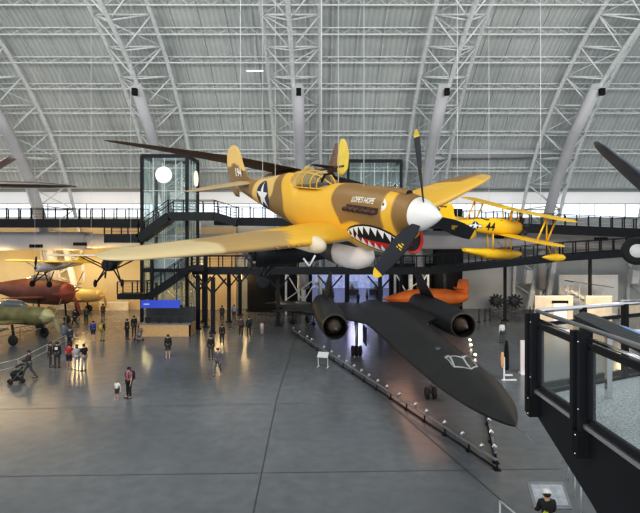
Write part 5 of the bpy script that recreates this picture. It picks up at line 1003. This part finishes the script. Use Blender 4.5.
# strollers
def stroller(loc, yaw, lab, c):
    o = thing('stroller', lab, 'stroller', loc, (0, 0, yaw), 'strollers'); m = MB()
    for s in (-1, 1): m.path([(s * .22, -.45, 1.0), (s * .22, -.30, .9), (s * .22, .35, .15)], .018); m.path([(s * .22, -.28, .15), (s * .22, .05, .62)], .018)
    m.tube((-.22, -.45, 1.0), (.22, -.45, 1.0), .022); m.tube((-.22, .35, .16), (.22, .35, .16), .015); m.build('frame', K['mid_grey'], o)
    m = MB(); m.loft([[V((.20 * c_, y, z + .03 * s_)) for c_, s_ in ((-1, -1), (1, -1), (1, 1), (-1, 1))] for y, z in ((.30, .42), (.0, .45), (-.15, .55), (-.30, .92))], 0, True); m.build('seat', cm(c), o)
    m = MB(); m.loft([[V((.24 * math.cos(q), -.28 + l * math.cos(t), .62 + .45 * math.sin(t) * 1. + .0)) + V((0, 0, .06 * math.sin(q))) for q in [PI * k / 8 for k in range(9)]] for t, l in ((2.0, .3), (1.6, .3), (1.1, .42), (.7, .5))], 0, True, False, False); m.build('canopy', cm(c), o)
    m = MB(); m.ell((0, .02, .58), (.21, .36, .20), 16, 9); m.box((0, .0, .25), (.36, .5, .16)); m.build('bassinet', cm(c), o)
    for x, y in ((-.24, .36), (.24, .36), (-.24, -.28), (.24, -.28)): MB().lathe([(-.02, .08), (-.02, .12), (.02, .12), (.02, .08)], (x, y, .12), (1, 0, 0), 16).build('wheel', K['rubber'], o)
stroller(fl(17, 383), math.radians(130), 'black stroller pushed by the man in dark grey jacket', BLK); stroller(fl(139, 341), math.radians(40), 'grey stroller beside the people at the information desk', (.25, .2, .2))

for k in range(5):
    o = thing('hall_lamp', '%s warm lamp from the left above the bright doorway passage' % ordn[k], 'lamp', (at(319 + 14 * k, 0, 67).x, 67, 4.7), 0, 'doorway lamps'); MB().ell((0, 0, 0), .16).build('bulb', K['lamp_warm'], o); MB().tube((0, 0, .1), (0, 0, 4.2), .02).build('cord', K['black_steel'], o)
# ---------------------------------------------------------------- light
W = bpy.data.worlds.new('World'); SC.world = W; W.use_nodes = True; bg = W.node_tree.nodes['Background']; bg.inputs['Color'].default_value = (.90, .96, 1.0, 1); bg.inputs['Strength'].default_value = .95
def area(name, loc, tgt, size, e, c, sy=None):
    l = bpy.data.lights.new(name, 'AREA'); l.energy = e; l.color = c; l.size = size
    if sy: l.shape = 'RECTANGLE'; l.size_y = sy
    o = bpy.data.objects.new(name, l); COL.objects.link(o); o.location = loc; d = V(tgt) - V(loc); o.rotation_euler = d.to_track_quat('-Z', 'Y').to_euler(); return o
def point(name, loc, e, c, r=.3):
    l = bpy.data.lights.new(name, 'POINT'); l.energy = e; l.color = c; l.shadow_soft_size = r; o = bpy.data.objects.new(name, l); COL.objects.link(o); o.location = loc; return o
def spot(name, loc, tgt, e, c, ang=60, r=.3):
    l = bpy.data.lights.new(name, 'SPOT'); l.energy = e; l.color = c; l.spot_size = math.radians(ang); l.spot_blend = .6; l.shadow_soft_size = r; o = bpy.data.objects.new(name, l); COL.objects.link(o); o.location = loc; o.rotation_euler = (V(tgt) - V(loc)).to_track_quat('-Z', 'Y').to_euler(); return o
area('roof_light', (-20, 16, 28), (-20, 30, 0), 16, 2600, (1, .97, .92), 8); area('roof_light', (18, 16, 28), (18, 34, 0), 16, 2600, (1, .97, .92), 8)
WARM = (1, .66, .28); area('gallery_lamp', (-29, 50, 8.3), (-29, 50, 0), 8, 500, WARM, 3)
area('roof_fill', (-18, 13, 17.5), (-18, 52, 24), 12, 3700, (1, .985, .96), 3); area('roof_fill', (18, 13, 17.5), (18, 52, 24), 12, 3700, (1, .985, .96), 3)  # unseen area lights added above the view to brighten the roof
for x, y, z, e in ((-36, 57, 5.5, 850), (-27, 58, 5.5, 750), (-45, 55, 6, 850), (-19, 57, 4.6, 500)): point('gallery_lamp', (x, y, z), e, WARM, .5)
for x, y in ((-11, 57), (-8.5, 59), (-14, 60)): point('gallery_lamp', (x, y, 4.2), 200, WARM, .3)
point('doorway_lamp', (2, 72, 7.5), 800, (.62, .66, 1), .5); point('doorway_lamp', (6, 80, 7.5), 1100, (.62, .66, 1), .5)
point('doorway_lamp', (4, 66, 4.2), 120, (.7, .62, 1), .4)
area('jet_floor_fill', (5.3, 30, 1.6), (5.3, 30, 0), 1.6, 65, (1, .55, .40), 12)  # unseen warm area light added under the jet to tint the floor
spot('exhibit_lamp', (25, 49, 5), (24, 52, 1.5), 900, (1, .66, .32), 110); point('exhibit_lamp', (29, 50, 4), 320, (1, .66, .32), .3); spot('orange_spot', (12, 53, 5.0), (13, 57.5, 2), 700, (1, .8, .55), 90)
spot('fighter_spot', (-7, -2, 17), (-1.0, 12.5, 9.6), 2600, (1, .86, .60), 34, .8)
area('hall_fill', (-3, -6, 7.0), (0, 14, 9), 9, 700, (1, .97, .92), 4)  # unseen fill added behind the camera to brighten the fighter
spot('seaplane_spot', (10, 30, 14), (14, 41, 9.3), 700, (1, .92, .75), 50, .6)
# ---------------------------------------------------------------- camera
cd = bpy.data.cameras.new('camera'); cam = bpy.data.objects.new('camera', cd); COL.objects.link(cam); SC.camera = cam
cam.location = (0, 0, H); cam.rotation_euler = (PI / 2, 0, 0); cd.sensor_fit = 'HORIZONTAL'; cd.sensor_width = 36; cd.lens = F / 640 * 36; cd.shift_y = -(256.5 - CY) / 640; cd.clip_end = 500; cd.clip_start = .1
SC.view_settings.view_transform = 'Standard'; SC.view_settings.look = 'None'; SC.view_settings.exposure = 0.0
SC.view_settings.use_curve_mapping = True
cv = SC.view_settings.curve_mapping; c = cv.curves[3]; c.points.new(.10, .075); c.points.new(.5, .52); cv.update()
SC.cycles.max_bounces = 8; SC.cycles.transparent_max_bounces = 16; SC.cycles.sample_clamp_indirect = 6
